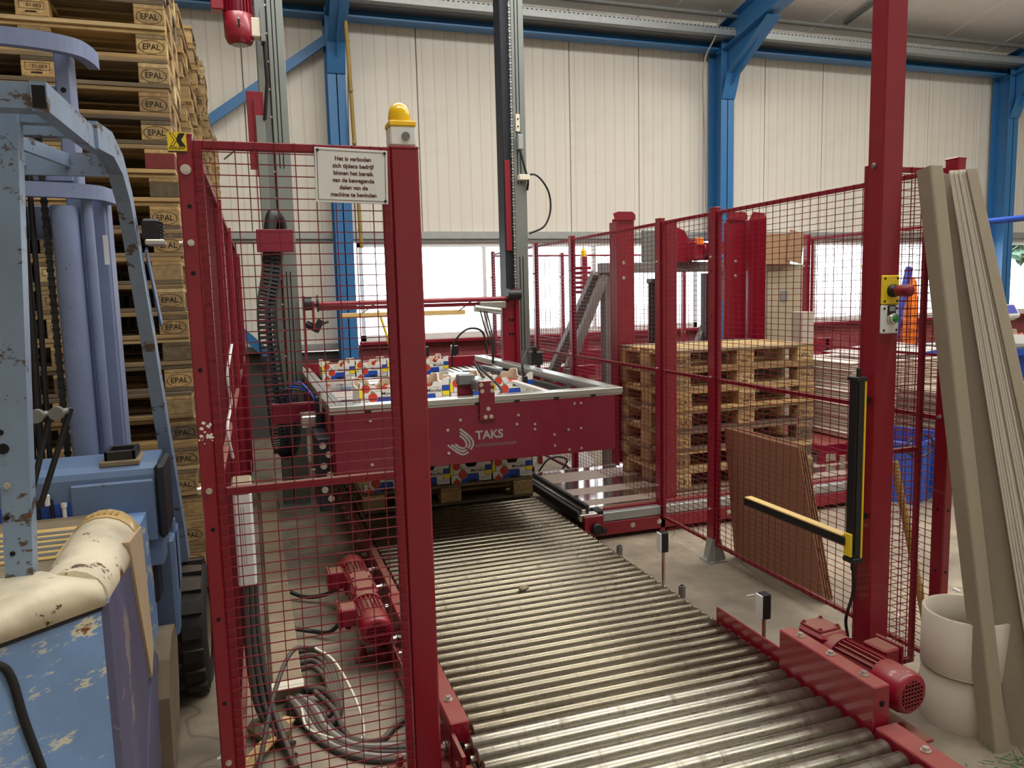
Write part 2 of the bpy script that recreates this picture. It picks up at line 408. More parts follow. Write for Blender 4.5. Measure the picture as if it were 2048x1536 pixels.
def arc(c, r, a0, a1, n, plane='yz'):
    out = []
    for i in range(n+1):
        t = math.radians(a0+(a1-a0)*i/n); u, w_ = r*math.cos(t), r*math.sin(t)
        out.append({'yz': (c[0], c[1]+u, c[2]+w_), 'xz': (c[0]+u, c[1], c[2]+w_), 'xy': (c[0]+u, c[1]+w_, c[2])}[plane])
    return out
def smooth(pts, k=6):           # Catmull-Rom
    P = [V(p) for p in pts]; P = [P[0]*2-P[1]]+P+[P[-1]*2-P[-2]]; out = []
    for i in range(1, len(P)-2):
        for j in range(k):
            t = j/k; a, b, c, d = P[i-1:i+3]
            out.append(.5*((2*b)+(c-a)*t+(2*a-5*b+4*c-d)*t*t+(3*b-a-3*c+d)*t**3))
    return out+[P[-2]]
ORD = ['lowest', 'second', 'third', 'fourth', 'fifth', 'sixth', 'seventh', 'eighth', 'ninth', 'tenth', 'eleventh', 'twelfth', 'thirteenth', 'fourteenth', 'fifteenth', 'sixteenth', 'seventeenth', 'eighteenth', 'nineteenth', 'twentieth', 'twenty-first', 'twenty-second', 'twenty-third', 'twenty-fourth', 'twenty-fifth', 'twenty-sixth']
# ---------------------------------------------------------------- the setting
st = 'structure'
b = MB(); b.box(-7, 17, -4.5, 9.6, -.2, 0); b.build('floor', 'floor', kind=st)
b = MB(); b.box(-60, 80, 9.75, 80, -.45, -.15); b.build('outdoor_ground', 'soil', kind=st)
b = MB(); zc = lambda y: 5.26+.19*(9.4-y)
b.add([(-7, 9.7, zc(9.7)), (17, 9.7, zc(9.7)), (17, -4.5, zc(-4.5)), (-7, -4.5, zc(-4.5)), (-7, 9.7, zc(9.7)+.1), (17, 9.7, zc(9.7)+.1), (17, -4.5, zc(-4.5)+.1), (-7, -4.5, zc(-4.5)+.1)],
      [(0, 1, 2, 3), (4, 5, 6, 7), (0, 1, 5, 4), (1, 2, 6, 5), (2, 3, 7, 6), (3, 0, 4, 7)])
ceil = b.build('ceiling', 'ceil', kind=st)
b = MB()
for x in [-6+1.15*i for i in range(20)]:                       # thin strips over the joints of the roof sheets
    b.add([(x, 9.5, zc(9.5)-.012), (x+.02, 9.5, zc(9.5)-.012), (x+.02, -4, zc(-4)-.012), (x, -4, zc(-4)-.012), (x, 9.5, zc(9.5)), (x+.02, 9.5, zc(9.5)), (x+.02, -4, zc(-4)), (x, -4, zc(-4))],
          [(0, 1, 2, 3), (0, 1, 5, 4), (1, 2, 6, 5), (2, 3, 7, 6), (3, 0, 4, 7)])
b.build('joint_strip', 'ceil', ceil, kind='stuff')
b = MB(); b.box(1.25, 17, 9.5, 9.7, 0, 1.06); wall = b.build('wall_back', 'brick', kind=st)
b = MB(); b.box(-7, 1.25, 9.5, 9.7, 0, 1.0); b.build('plinth', 'dark_wall', wall)
b = MB(); b.box(-7, .32, 9.62, 9.7, .9, 5.7); b.box(.25, 17.2, 9.62, 9.7, 2.43, 5.7); b.build('backing_sheet', 'clad', wall)
x = -6.9
pm = {}
while x < 16.9:                                               # one upright sandwich panel per metre
    zb = 1.08 if x < .3 else 2.42
    b = MB(); b.cbox((0, 0, 0), (.99, .1, 5.6-zb), None, .006)
    if zb not in pm: q = b.build('cladding_panel', 'clad', wall); pm[zb] = q
    else: q = pm[zb].copy(); S.collection.objects.link(q)
    q.parent = wall; q.location = (x+.5, 9.56, (5.6+zb)/2); x += 1.0
b = MB(); b.bb(-7, 1.1, 9.44, 9.6, 1.02, 1.1); b.build('trim_1', 'galv', kind=st)
b = MB(); b.bb(-7, 17, 9.45, 9.6, 2.335, 2.425); b.bb(-7, 17, 9.49, 9.6, 2.30, 2.335); b.build('trim_2', 'galv', kind=st)
b = MB(); b.bb(1.25, 17, 9.38, 9.7, 1.06, 1.10); b.build('trim_3', 'red_dusty', kind=st)
for k, (xa, xb, n) in enumerate(((1.3, 6.02, 3), (6.46, 11.14, 3), (11.64, 16.6, 4))):
    b = MB(); b.box(xa, xb, 9.53, 9.6, 1.1, 1.17); b.box(xa, xb, 9.53, 9.6, 2.24, 2.3); b.box(xa, xa+.05, 9.53, 9.6, 1.1, 2.3); b.box(xb-.05, xb, 9.53, 9.6, 1.1, 2.3)
    wn = b.build('window_%d' % (k+1), 'white', kind=st)
    for i in range(n):
        x0 = xa+.05+(xb-xa-.1)*i/n; x1 = xa+.05+(xb-xa-.1)*(i+1)/n
        if i: b = MB(); b.bb(x0-.025, x0+.025, 9.53, 9.6, 1.17, 2.24); b.build('mullion', 'white', wn)
        b = MB(); b.box(x0+.03, x1-.03, 9.56, 9.566, 1.17, 2.24); b.build('pane', 'glass', wn)
# the rest of the shell, outside the picture
for nm, bx_ in (('wall_front', (-7, 17, -4.7, -4.5, 0, 8.2)), ('wall_left', (-7.2, -7, -4.7, 9.7, 0, 8.2)), ('wall_right', (17, 17.2, -4.7, 9.7, 0, 8.2))):
    b = MB(); b.box(*bx_); b.build(nm, 'clad', kind=st)
# steel portal frames: I-section column, haunch and rafter
for k, (x, lab) in enumerate(((1.1, 'blue steel portal frame behind the warning sign, left of the right-hand mast'), (6.24, 'blue steel portal frame in the middle of the back wall above the pallet dispenser'), (11.42, 'blue steel portal frame at the right end of the wall by the work table'))):
    t = thing('portal_frame', lab, 'steel frame', (x, 9.3, 0), 'portal frames of the hall')
    def ibeam(pts, side, wd, dp, mb):
        tf = .014; h = dp/2
        mb.sweep(pts, [(-wd/2, h-tf), (wd/2, h-tf), (wd/2, h), (-wd/2, h)], side); mb.sweep(pts, [(-wd/2, -h), (wd/2, -h), (wd/2, -h+tf), (-wd/2, -h+tf)], side)
        mb.sweep(pts, [(-.006, -h), (.006, -h), (.006, h), (-.006, h)], side)
    b = MB(); ibeam([(x, 9.3, 0), (x, 9.3, 5.0)], (1, 0, 0), .2, .3, b); b.build('column', 'blue_steel', t)
    b = MB(); y0, y1 = 9.3, -4.0; ibeam([(x, y0, zc(y0)-.36), (x, y1, zc(y1)-.36)], (1, 0, 0), .2, .34, b); b.build('rafter', 'blue_steel', t)
    b = MB(); b.prism([(9.14, 4.25), (9.14, 4.85), (8.2, zc(8.2)-.53), (8.28, zc(8.28)-.58)], 0, x-.006, x+.006)
    b.sweep([(x, 9.14, 4.15), (x, 9.02, 4.45), (x, 8.2, zc(8.2)-.58)], [(-.1, -.007), (.1, -.007), (.1, .007), (-.1, .007)], (1, 0, 0)); b.build('haunch', 'blue_steel', t)
    b = MB(); b.bb(x-.14, x+.14, 9.12, 9.48, 0, .02); b.build('foot_plate', 'blue_steel', t)
# eaves steelwork
b = MB(); b.box(-7, 17, 9.22, 9.42, 4.80, 4.82); b.box(-7, 17, 9.40, 9.42, 4.82, 4.98); tag(b.build('eaves_beam', 'blue_steel'), 'long blue eaves beam along the top of the cream wall', 'beam')
b = MB(); b.box(-7, 17, 9.10, 9.3, 4.90, 4.97); b.box(-7, 17, 9.28, 9.3, 4.97, 5.06); tag(b.build('gutter_angle', 'grey_steel'), 'dull grey steel angle just above the blue eaves beam', 'beam')
b = MB(); b.box(-7, 17, 8.97, 8.985, 4.92, 5.0); b.box(-7, 17, 8.97, 9.09, 4.905, 4.92)
t = b.build('cable_tray', 'galv'); tag(t, 'long perforated galvanised cable tray under the roof edge', 'cable tray')
b = MB()
for i in range(260): x = -2+.06*i; b.cbox((x, 8.968, 4.985), (.028, .004, .008))
b.build('slots', 'hole', t, kind='stuff')
b = MB(); b.cyl((-7, 8.95, 5.14), (17, 8.95, 5.14), .03, 10); tag(b.build('roof_pipe', 'grey_steel'), 'grey conduit pipe running under the ceiling above the tray', 'pipe')
for xx, lab in ((3.55, 'grey sloping roof strut right of the tall right-hand mast'), (8.1, 'grey sloping roof strut behind the tall red post')):
    b = MB(); b.sweep([(xx, 9.1, zc(9.1)-.06), (xx+.1, 4, zc(4)-.06)], [(-.03, -.02), (.03, -.02), (.03, .02), (-.03, .02)], (1, 0, 0)); tag(b.build('roof_strut', 'grey_steel'), lab, 'strut')
# wind braces
def brace(p, q, lab):
    b = MB(); d = V(q)-V(p); b.cbox((V(p)+V(q))/2, (d.length, .06, .1), align(d, (0, -1, 0)) @ rot('X', 90)); tag(b.build('wind_brace', 'blue_steel'), lab, 'brace')
brace((1.12, 9.36, 4.64), (-1.1, 9.36, 3.02), 'upper blue diagonal wall brace left of the left mast')
brace((-1.1, 9.36, 2.3), (.25, 9.36, .94), 'lower blue diagonal wall brace behind the drag chain')
b = MB(); b.tube(smooth([(1.15, 8.7, 4.98), (1.19, 8.8, 4.4), (1.24, 8.95, 3.2), (1.27, 9.0, 2.2)]), .022, 8)
for z_ in (4.4, 3.9, 3.35, 2.8, 2.4): b.ball((1.195+(4.4-z_)*.033, 8.8+(4.4-z_)*.1, z_), .026, 8, 4)
tag(b.build('bamboo_pole', 'bamboo'), 'long yellowish bamboo pole standing against the back wall', 'pole')
b = MB(); b.tube(smooth([(1.05, 8.9, 4.9), (1.22, 9.1, 4.5), (1.2, 9.12, 3.5), (1.21, 9.12, 2.8), (1.24, 9.1, 2.9)]), .006, 5); tag(b.build('hanging_wire', 'cable'), 'thin dark wire hanging beside the left blue column', 'wire')
b = MB(); b.tube(smooth([(5.98, 8.95, 5.2), (5.95, 9.0, 4.9), (5.8, 9.05, 4.5), (5.86, 9.1, 3.6), (5.9, 9.12, 2.4)]), .011, 6); tag(b.build('conduit_cable', 'cable_grey'), 'pale grey cable running down the middle blue column', 'cable')
b = MB(); b.tube(smooth([(.25, 8.8, 4.72), (.55, 8.85, 4.8), (.85, 8.9, 4.98), (1.0, 8.95, 5.05)]), .008, 6); tag(b.build('hanging_wire', 'offwhite'), 'white cable sagging from the left mast to the blue column', 'wire')
# trees, hedge and a pale building seen through the glass
for i, (x, y, r, h, lab) in enumerate(((20.35, 15.5, .62, 2.2, 'round leafy tree outside the right window, left of its white bar'), (23.4, 17, .62, 2.4, 'round leafy tree outside the right window, right of its white bar'))):
    t = thing('leafy_tree', lab, 'tree', (x, y, 0)); b = MB(); b.cyl((x, y, -.2), (x, y, h), .12, 8, .08); b.build('trunk', 'trunk', t)
    b = MB(); rr = random.Random(i)
    for j in range(420):
        d = V((rr.gauss(0, 1), rr.gauss(0, 1), rr.gauss(0, .8))).normalized()*r*rr.uniform(.45, 1); c = V((x, y, h+.4))+d
        u = V((rr.uniform(-1, 1), rr.uniform(-1, 1), rr.uniform(-1, 1))).normalized()*.13; w_ = u.orthogonal().normalized()*.11; b.quad(c-u-w_, c+u-w_, c+u+w_, c-u+w_)
    b.build('foliage', 'leaf', t, kind='stuff')
b = MB(); b.box(11.6, 11.70, 12.0, 12.1, -.15, 2.1); b.box(11.3, 12.0, 12.0, 12.1, 1.95, 2.02); b.box(13.4, 13.5, 12.0, 12.1, -.15, 2.1); tag(b.build('yellow_rack', 'yellow'), 'pale yellow steel rack outside behind the middle window', 'rack')
# ---------------------------------------------------------------- roller conveyor
conv = thing('roller_conveyor', 'long red framed steel roller conveyor running through the gate', 'conveyor', (1.23, 2.3, 0))
def roller_proto(x0, x1, r, mat):
    b = MB(); b.lathe([(.012, -(x1-x0)/2-.02), (.012, -(x1-x0)/2), (r*.9, -(x1-x0)/2), (r, -(x1-x0)/2+.004), (r, (x1-x0)/2-.004), (r*.9, (x1-x0)/2), (.012, (x1-x0)/2), (.012, (x1-x0)/2+.02)], ((x0+x1)/2, 0, 0), 0, 20)
    return b.build('roller', mat, conv, None)
def rollers(x0, x1, r, zt, ys, mat):
    p = None
    for y in ys:
        if p is None: p = roller_proto(x0, x1, r, mat); q = p; base = V(p.location)
        else: q = p.copy(); S.collection.objects.link(q); q.parent = conv
        q.location = (0, y, zt-r+rnd.uniform(-.001, .001)); q.rotation_euler = (rnd.uniform(0, 6.28), 0, 0)
        # mesh is built relative to the conveyor base; rotate about the roller axis
        q.location = (0, y-conv.location.y, zt-r)
    # move mesh so that its axis passes through the object origin
    me = p.data
    for v in me.vertices: v.co.y += conv.location.y
rollers(.626, 1.852, .029, .20, [2.368+.068*i for i in range(84)], 'roller')
rollers(.60, 1.828, .033, .205, [2.293-.0705*i for i in range(18)], 'roller2')
def rail(name, x0, x1, y0, y1, z0, z1, mat='red', bolts=0, face=0):
    b = MB(); b.bb(x0, x1, y0, y1, z0, z1, .004); o = b.build(name, mat, conv)
    if bolts:
        b = MB()
        for i in range(bolts): b.bolt(((x0+x1)/2, y0+(y1-y0)*(i+.5)/bolts, z1), (0, 0, 1), .011, .014)
        b.build('bolts', 'zinc', o, kind='stuff')
    return o
rail('side_rail', .545, .612, 2.34, 3.55, .06, .235, bolts=4)
rail('side_rail', .575, .614, 3.55, 8.0, .04, .205, 'red_dusty')
rail('side_rail', 1.862, 1.892, 2.45, 8.0, .02, .165, 'red_dusty')
b = MB(); b.box(.50, .545, 2.34, 3.5, .06, .075); b.box(.50, .506, 2.34, 3.5, .075, .15); b.build('side_flange', 'red', conv)
b = MB(); b.cbox((.58, 2.338, .155), (.016, .004, .02)); b.build('rail_hole', 'hole', conv)
rail('end_plate', 1.868, 1.876, 2.33, 2.80, .12, .25, bolts=0)
rail('chain_guard', 1.838, 1.905, 1.862, 2.335, .12, .345, bolts=3)
b = MB(); b.cbox((1.872, 1.860, .285), (.014, .004, .018)); b.build('rail_hole', 'hole', conv)
rail('side_rail', 1.838, 1.925, .9, 1.855, .06, .215, bolts=3)
rail('side_rail', .545, .585, .9, 2.22, .04, .16, bolts=4)
b = MB(); b.box(.548, .56, 2.2, 2.34, .02, .2)
for z_ in (.07, .13): b.cyl((.54, 2.26, z_), (.565, 2.26, z_), .02, 10)
b.build('chain_plate', 'red_dusty', conv)
b = MB()
for i in range(16): b.bolt((.572, 3.62+.27*i, .14), (-1, 0, 0), .012, .03)
for i in range(7): b.bolt((.543, 2.42+.15*i, .11), (-1, 0, 0), .012, .02)
b.build('bolts', 'zinc', conv, kind='stuff')
b = MB(); b.bb(1.93, 2.10, 1.86, 2.10, .10, .115); b.bolt((2.03, 1.93, .115), (0, 0, 1), .012, .03); b.build('foot_bracket', 'red_dusty', conv)
for y in (2.5, 3.4, 4.3, 1.5):
    b = MB(); b.lathe([(.055, 0), (.055, .03), (.03, .05)], (.50, y, .0), 2, 14); b.cyl((.5, y, .03), (.5, y, .14), .012, 8); b.bb(.36, .56, y-.04, y+.04, .0, .012); b.bolt((.40, y, .012), (0, 0, 1), .012, .05); b.build('levelling_foot', 'red_dusty', conv)
def gear_motor(pos, yaw, name='gear_motor', mat='red_dusty', parent=conv, s=1., box=1):
    """motor axis runs along +x local from the gearbox; fan end at +x"""
    def T(mb): mb.T = MX.Translation(V(pos)) @ MX.Rotation(yaw, 4, 'Z') @ MX.Scale(s, 4); return mb
    b = T(MB()); b.cbox((0, 0, 0), (.13, .12, .15), None, .012); b.cyl((.06, 0, 0), (.10, 0, 0), .075, 20); b.cbox((-.01, 0, .078), (.1, .1, .012), None, .003)
    for sx in (-1, 1):
        for sy in (-1, 1): b.bolt((-.01+sx*.04, sy*.04, .084), (0, 0, 1), .006, .008)
    m = b.build(name, mat, parent)
    b = T(MB()); b.cyl((.10, 0, 0), (.27, 0, 0), .058, 20)
    for i in range(22): a = 2*PI*i/22; b.cbox((.185, .063*math.cos(a), .063*math.sin(a)), (.165, .004, .016), MX.Rotation(a+PI/2, 3, 'X'))
    b.build('cooling_fins', mat, m, kind='stuff')
    b = T(MB()); b.lathe([(.066, .26), (.072, .27), (.072, .355), (.066, .375), (.056, .382), (.048, .382)], (0, 0, 0), 0, 24); b.build('fan_cowl', 'red', m)
    b = T(MB()); b.disc((.381, 0, 0), (0, 1, 0), (0, 0, 1), .05, 20); b.build('fan_opening', 'hole', m)
    b = T(MB())
    for i in range(-3, 4):
        h = math.sqrt(.049**2-(i*.0135)**2); b.cbox((.384, i*.0135, 0), (.003, .004, 2*h)); b.cbox((.384, 0, i*.0135), (.003, 2*h, .004))
    b.build('fan_grille', 'red', m, kind='stuff')
    b = T(MB()); b.cbox((.17, -.10*box, .02), (.10, .07, .085), None, .006); b.cbox((.17, -.14*box, .02), (.115, .012, .10), None, .004); b.cyl((.17, -.1*box, -.02), (.17, -.1*box, -.05), .012, 8); b.build('terminal_box', mat, m)
    return m
gear_motor((2.01, 2.30, .26), -PI/2+.08, s=1.05, box=-1)
gear_motor((.44, 3.58, .20), -PI/2, box=1)
gear_motor((.44, 3.72, .20), PI/2, box=-1)
# photo cells on stalks beside the conveyor
for x, y, zt, lab in ((2.02, 3.52, .30, 'small black photo cell on a chrome stalk beyond the conveyor edge'), (1.985, 2.62, .30, 'small black photo cell on a chrome stalk beside the motor guard')):
    t = thing('photo_cell', lab, 'sensor', (x, y, 0)); b = MB(); b.cyl((x, y, 0), (x, y, zt+.02), .009, 10); b.cyl((x, y, 0), (x, y, .01), .03, 12); b.build('stalk', 'bright', t)
    b = MB(); b.bb(x-.02, x+.02, y-.022, y+.022, zt-.05, zt+.06, .004); b.build('housing', 'black', t)
    b = MB(); b.bb(x-.03, x-.021, y-.022, y+.022, zt-.045, zt+.058, .003); b.build('reflector', 'white', t)
for x, y in ((1.93, 3.86), (1.94, 3.2)):
    b = MB(); b.cyl((x, y, 0), (x, y, .19), .011, 8); b.cyl((x, y, .13), (x, y, .19), .018, 8); b.build('anchor_bolt', 'grey_steel', conv)
# ---------------------------------------------------------------- pallets
def pallet_proto(loc, label, group, wx='wood_x', wy='wood_y', stamps=True, hard=False):
    """1.2 m along local x, 0.8 m along y, origin at the centre of the base"""
    t = thing('wooden_pallet', label, 'pallet', (0, 0, 0), group)
    def bd(nm, x0, x1, y0, y1, z0, z1, mat):
        b = MB(); b.cbox((0, 0, 0), (x1-x0, y1-y0, z1-z0), None, .003); o = b.build(nm, mat, t); o.location = ((x0+x1)/2, (y0+y1)/2, (z0+z1)/2); return o
    for (y0, y1) in ((-.4, -.3), (.3, .4), (-.0725, .0725)): bd('bottom_board', -.6, .6, y0, y1, 0, .022, wx)
    for xc in (-.5275, 0, .5275):
        for (y0, y1) in ((-.4, -.3), (-.0725, .0725), (.3, .4)):
            k = bd('block', xc-.0725, xc+.0725, y0, y1, .022, .100, wy if not hard else wx)
            if stamps and y0 == -.4 and xc != 0:
                b = MB(); b.text('EPAL' if xc > 0 else 'EUR', (xc, -.4012, .061), (1, 0, 0), (0, 0, 1), .042, off=.010, sx=.95)
                b.disc((xc, -.4012, .061), (1, 0, 0), (0, 0, 1), .062, 26, .0585, e=.56); b.build('stamp', 'stamp', k)
            if stamps and y0 == -.4 and xc == 0:
                b = MB(); b.text('01-003', (.01, -.4012, .073), (1, 0, 0), (0, 0, 1), .024, off=.008)
                for (u0, u1, v0, v1) in ((-.055, .055, .028, .030), (-.055, .055, -.006, -.004), (-.055, -.053, -.006, .03), (.053, .055, -.006, .03), (-.03, .02, -.022, -.014)):
                    b.quad((u0, -.4012, v0+.061), (u1, -.4012, v0+.061), (u1, -.4012, v1+.061), (u0, -.4012, v1+.061))
                b.build('stamp', 'stamp', k)
        bd('cross_board', xc-.0725, xc+.0725, -.4, .4, .100, .122, wy)
    for (y0, y1) in ((-.4, -.255), (-.215, -.115), (-.0725, .0725), (.115, .215), (.255, .4)): bd('deck_board', -.6, .6, y0, y1, .122, .144, wx)
    t.location = loc
    return t
def simple_pallet(loc, label, group):
    t = MB(); j = lambda: rnd.uniform(-.006, .006)
    def q(x0, x1, y0, y1, z0, z1): t.box(x0+j(), x1+j(), y0+j(), y1+j(), z0, z1)
    for (y0, y1) in ((-.4, -.3), (.3, .4), (-.0725, .0725)): q(-.6, .6, y0, y1, 0, .022)
    for xc in (-.5275, 0, .5275):
        for (y0, y1) in ((-.4, -.3), (-.0725, .0725), (.3, .4)): q(xc-.0725, xc+.0725, y0, y1, .022, .1)
        q(xc-.0725, xc+.0725, -.4, .4, .1, .122)
    for (y0, y1) in ((-.4, -.255), (-.215, -.115), (-.0725, .0725), (.115, .215), (.255, .4)): q(-.6, .6, y0, y1, .122, .144)
    o = t.build('wooden_pallet', 'wood_i', None, (0, 0, 0)); o.location = loc; return tag(o, label, 'pallet', group)
# the nearest tall stack at the left: every pallet a thing
SX = -.318-.6
p0 = None
for k in range(24):
    lab = '%s pallet from the floor in the nearest tall stack behind the forklift' % ORD[k].replace('lowest', 'lowest').capitalize().lower()
    if k == 0: lab = 'lowest pallet on the floor in the nearest tall stack behind the forklift'
    loc = (SX+rnd.uniform(-.012, .012), 4.92+rnd.uniform(-.012, .012), .1445*k)
    if p0 is None: p0 = pallet_proto(loc, lab, 'pallets in the nearest tall stack'); q = p0
    else:
        q = copy_tree(p0); q.location = loc; q['label'] = lab
        if k in (3, 7, 9, 12, 15, 16, 20):                    # worn pallets: faded stamp, one with a red painted corner block
            for c in q.children:
                if c.name.startswith('block') and c.children and c.children[0].location.x >= 0 and abs(c.location.x-.5275) < .01:
                    if k != 20: bpy.data.objects.remove(c.children[0])
                    if k == 16: c.data = c.data.copy(); c.data.materials[0] = M['brick_red']; c['label'] = 'red painted corner block'
        if k == 16: q['label'] = 'pallet with a red painted corner block, seventeenth from the floor in the nearest tall stack'
    q.rotation_euler = (0, 0, rnd.uniform(-.006, .006))
# stacks behind it: only their right-hand edges show
for s_, (xr, yc, n, nm) in enumerate(((-.28, 5.78, 24, 'second'), (-.255, 6.62, 25, 'third'), (-.225, 7.46, 25, 'fourth'), (-.2, 8.3, 22, 'farthest'))):
    r0 = None
    for k in range(n):
        loc = (xr-.6+rnd.uniform(-.018, .018), yc+rnd.uniform(-.015, .015), .1445*k)
        lab = '%s pallet from the floor in the %s tall stack along the red side fence' % (ORD[k], nm)
        if k % 5 == 0: q = simple_pallet(loc, lab, 'pallets in the %s tall stack' % nm)
        else: q = q.copy(); S.collection.objects.link(q); q.location = loc; q['label'] = lab
        q.rotation_euler = (0, 0, rnd.uniform(-.012, .012))
# loaded pallet on the conveyor
lp = copy_tree(p0); lp.location = (1.245, 5.45, .2); lp.rotation_euler = (0, 0, 0); del lp['group']
lp['label'] = 'weathered pallet on the rollers carrying the tomato cartons under the lift platform'
for c in list(lp.children):
    for g in list(c.children): bpy.data.objects.remove(g)
ch = [c for c in lp.children if c.name.startswith('block')][0]
ch.data = ch.data.copy(); ch.data.materials[0] = M['chip']
# pallets waiting in the dispenser
for k in range(7):
    lab = '%s pallet from the bottom of the stack in the pallet dispenser' % ORD[k]
    if k == 0: lab = 'lowest pallet in the dispenser, standing on the steel sheet by itself'
    q = copy_tree(p0); q['label'] = lab; q['group'] = 'pallets in the dispenser'
    q.location = (3.375+rnd.uniform(-.01, .01)-(.012 if k == 5 else 0), 5.10+rnd.uniform(-.012, .012), .205+.1445*k); q.rotation_euler = (0, 0, rnd.uniform(-.008, .008))
# ---------------------------------------------------------------- cartons
def carton_proto(label, group):
    """0.3 wide (x), 0.4 deep (y), 0.145 high, front at -y; origin centre of base"""
    W, D, H, t = .149, .199, .145, .006
    c = thing('tomato_carton', label, 'carton', (0, 0, 0), group)
    front = [(-W, 0), (W, 0), (W, H+.018), (W-.035, H+.018), (W-.05, H-.004), (.045, H-.004), (.03, H-.034), (-.03, H-.034), (-.045, H-.004), (-W+.05, H-.004), (-W+.035, H+.018), (-W, H+.018)]
    b = MB(); b.prism(front, 1, -D, -D+t); b.prism(front, 1, D-t, D)
    sd = [(-D, 0), (D, 0), (D, H+.018), (D-.06, H+.018), (D-.075, H-.03), (-D+.075, H-.03), (-D+.06, H+.018), (-D, H+.018)]
    b.prism(sd, 0, -W, -W+t); b.prism(sd, 0, W-t, W); b.box(-W, W, -D, D, 0, t)
    b.build('carton_body', 'carton', c)
    b = MB(); b.prism([(x*.955, max(t, z-.004)) for x, z in front], 1, -D+t, -D+t+.001); b.prism([(x*.955, max(t, z-.004)) for x, z in front], 1, D-t-.001, D-t); b.prism([(y*.97, max(t, z-.004)) for y, z in sd], 0, -W+t, -W+t+.001); b.prism([(y*.97, max(t, z-.004)) for y, z in sd], 0, W-t-.001, W-t); b.box(-W+t, W-t, -D+t, D-t, t, t+.001)
    b.build('carton_lining', 'carton_in', c)
    b = MB(); Y = -D-.0008                                   # printing on the front: blue, yellow, ink, red, green, grey
    R = lambda x0, x1, z0, z1, mi, e=0: b.quad((x0, Y-e, z0), (x1, Y-e, z0), (x1, Y-e, z1), (x0, Y-e, z1), mi=mi)
    R(-.07, .052, 0, .062, 0); R(.102, W, .078, .113, 0); R(-W, -.127, .062, .128, 1); R(.102, W, .046, .078, 1)
    for x0, x1, z0, z1 in ((-.128, -.125, .06, H), (.099, .102, .04, .116), (.052, .055, 0, .05), (-W, -.10, .06, .0625), (.099, W, .0445, .047), (.099, W, .113, .1155), (-.073, -.07, 0, .12), (-.07, .055, .061, .0635), (.102, W, .077, .0795)): R(x0, x1, z0, z1, 2, .0003)
    R(-.022, .045, .0, .018, 2, .0004); R(-.016, .038, .018, .0215, 2, .0004)
    for (x, z, r, e_) in ((-.062, .062, .031, .0008), (-.105, .122, .028, .0008)):
        b.disc((x, Y-.0006, z), (1, 0, 0), (0, 0, 1), r+.002, 20, mi=6); b.disc((x, Y-e_, z-.001), (1, 0, 0), (0, 0, 1), r, 20, mi=3)
        for k in range(5): a = 50+20*k; b.add([(x, Y-.0011, z+r*.62), (x+.018*math.cos(math.radians(a-12)), Y-.0011, z+r*.62+.018*math.sin(math.radians(a-12))), (x+.024*math.cos(math.radians(a)), Y-.0011, z+r*.62+.024*math.sin(math.radians(a)))], [(0, 1, 2)], mi=4)
    x, r = -.105, .028; n = 12; b.add([(x+r*math.cos(PI*i/n), Y-.0008, .0+r*math.sin(PI*i/n)) for i in range(n+1)], [tuple(range(n+1))], mi=3)
    for k in range(4): a = 60+20*k; b.add([(x, Y-.0011, r*.7), (x+.016*math.cos(math.radians(a-14)), Y-.0011, r*.7+.016*math.sin(math.radians(a-14))), (x+.02*math.cos(math.radians(a)), Y-.0011, r*.7+.02*math.sin(math.radians(a)))], [(0, 1, 2)], mi=4)
    b.text('Möndial', (.046, Y-.0004, .083), (1, 0, 0), (0, 0, 1), .031, off=.014, mi=2); b.text('Tomatoes grown with passion', (.02, Y-.0004, .104), (1, 0, 0), (0, 0, 1), .0105, mi=4)
    for z in (.036, .031, .026, .021, .008): R(.066, .135, z, z+.0018, 5)
    R(.06, .064, .006, .016, 2)
    b.build('printed_front', ['p_blue', 'p_yellow', 'p_ink', 'p_red', 'p_green', 'p_grey', 'carton'], c)
    return c
cp = carton_proto('', 'x')
def place_carton(loc, rz, label, group):
    global cp_used
    q = cp if not cp_used else copy_tree(cp); cp_used = True
    q.location = loc; q.rotation_euler = (0, 0, rz); q['label'] = label; q['group'] = group; return q
cp_used = False
COL = ['leftmost', 'second', 'third', 'rightmost']
for lay in range(3):
    for k in range(4):
        place_carton((.795+.3005*k, 5.257, .344+.147*lay), rnd.uniform(-.006, .006), '%s tomato carton in the %s front layer on the loaded pallet' % (COL[k], ('bottom', 'middle', 'top')[lay]), 'cartons at the front of the loaded pallet')
        if k == 3: place_carton((.795+.3005*k, 5.66, .344+.147*lay), 0, 'tomato carton behind the rightmost one in the %s layer on the loaded pallet' % ('bottom', 'middle', 'top')[lay], 'cartons at the back of the loaded pallet')
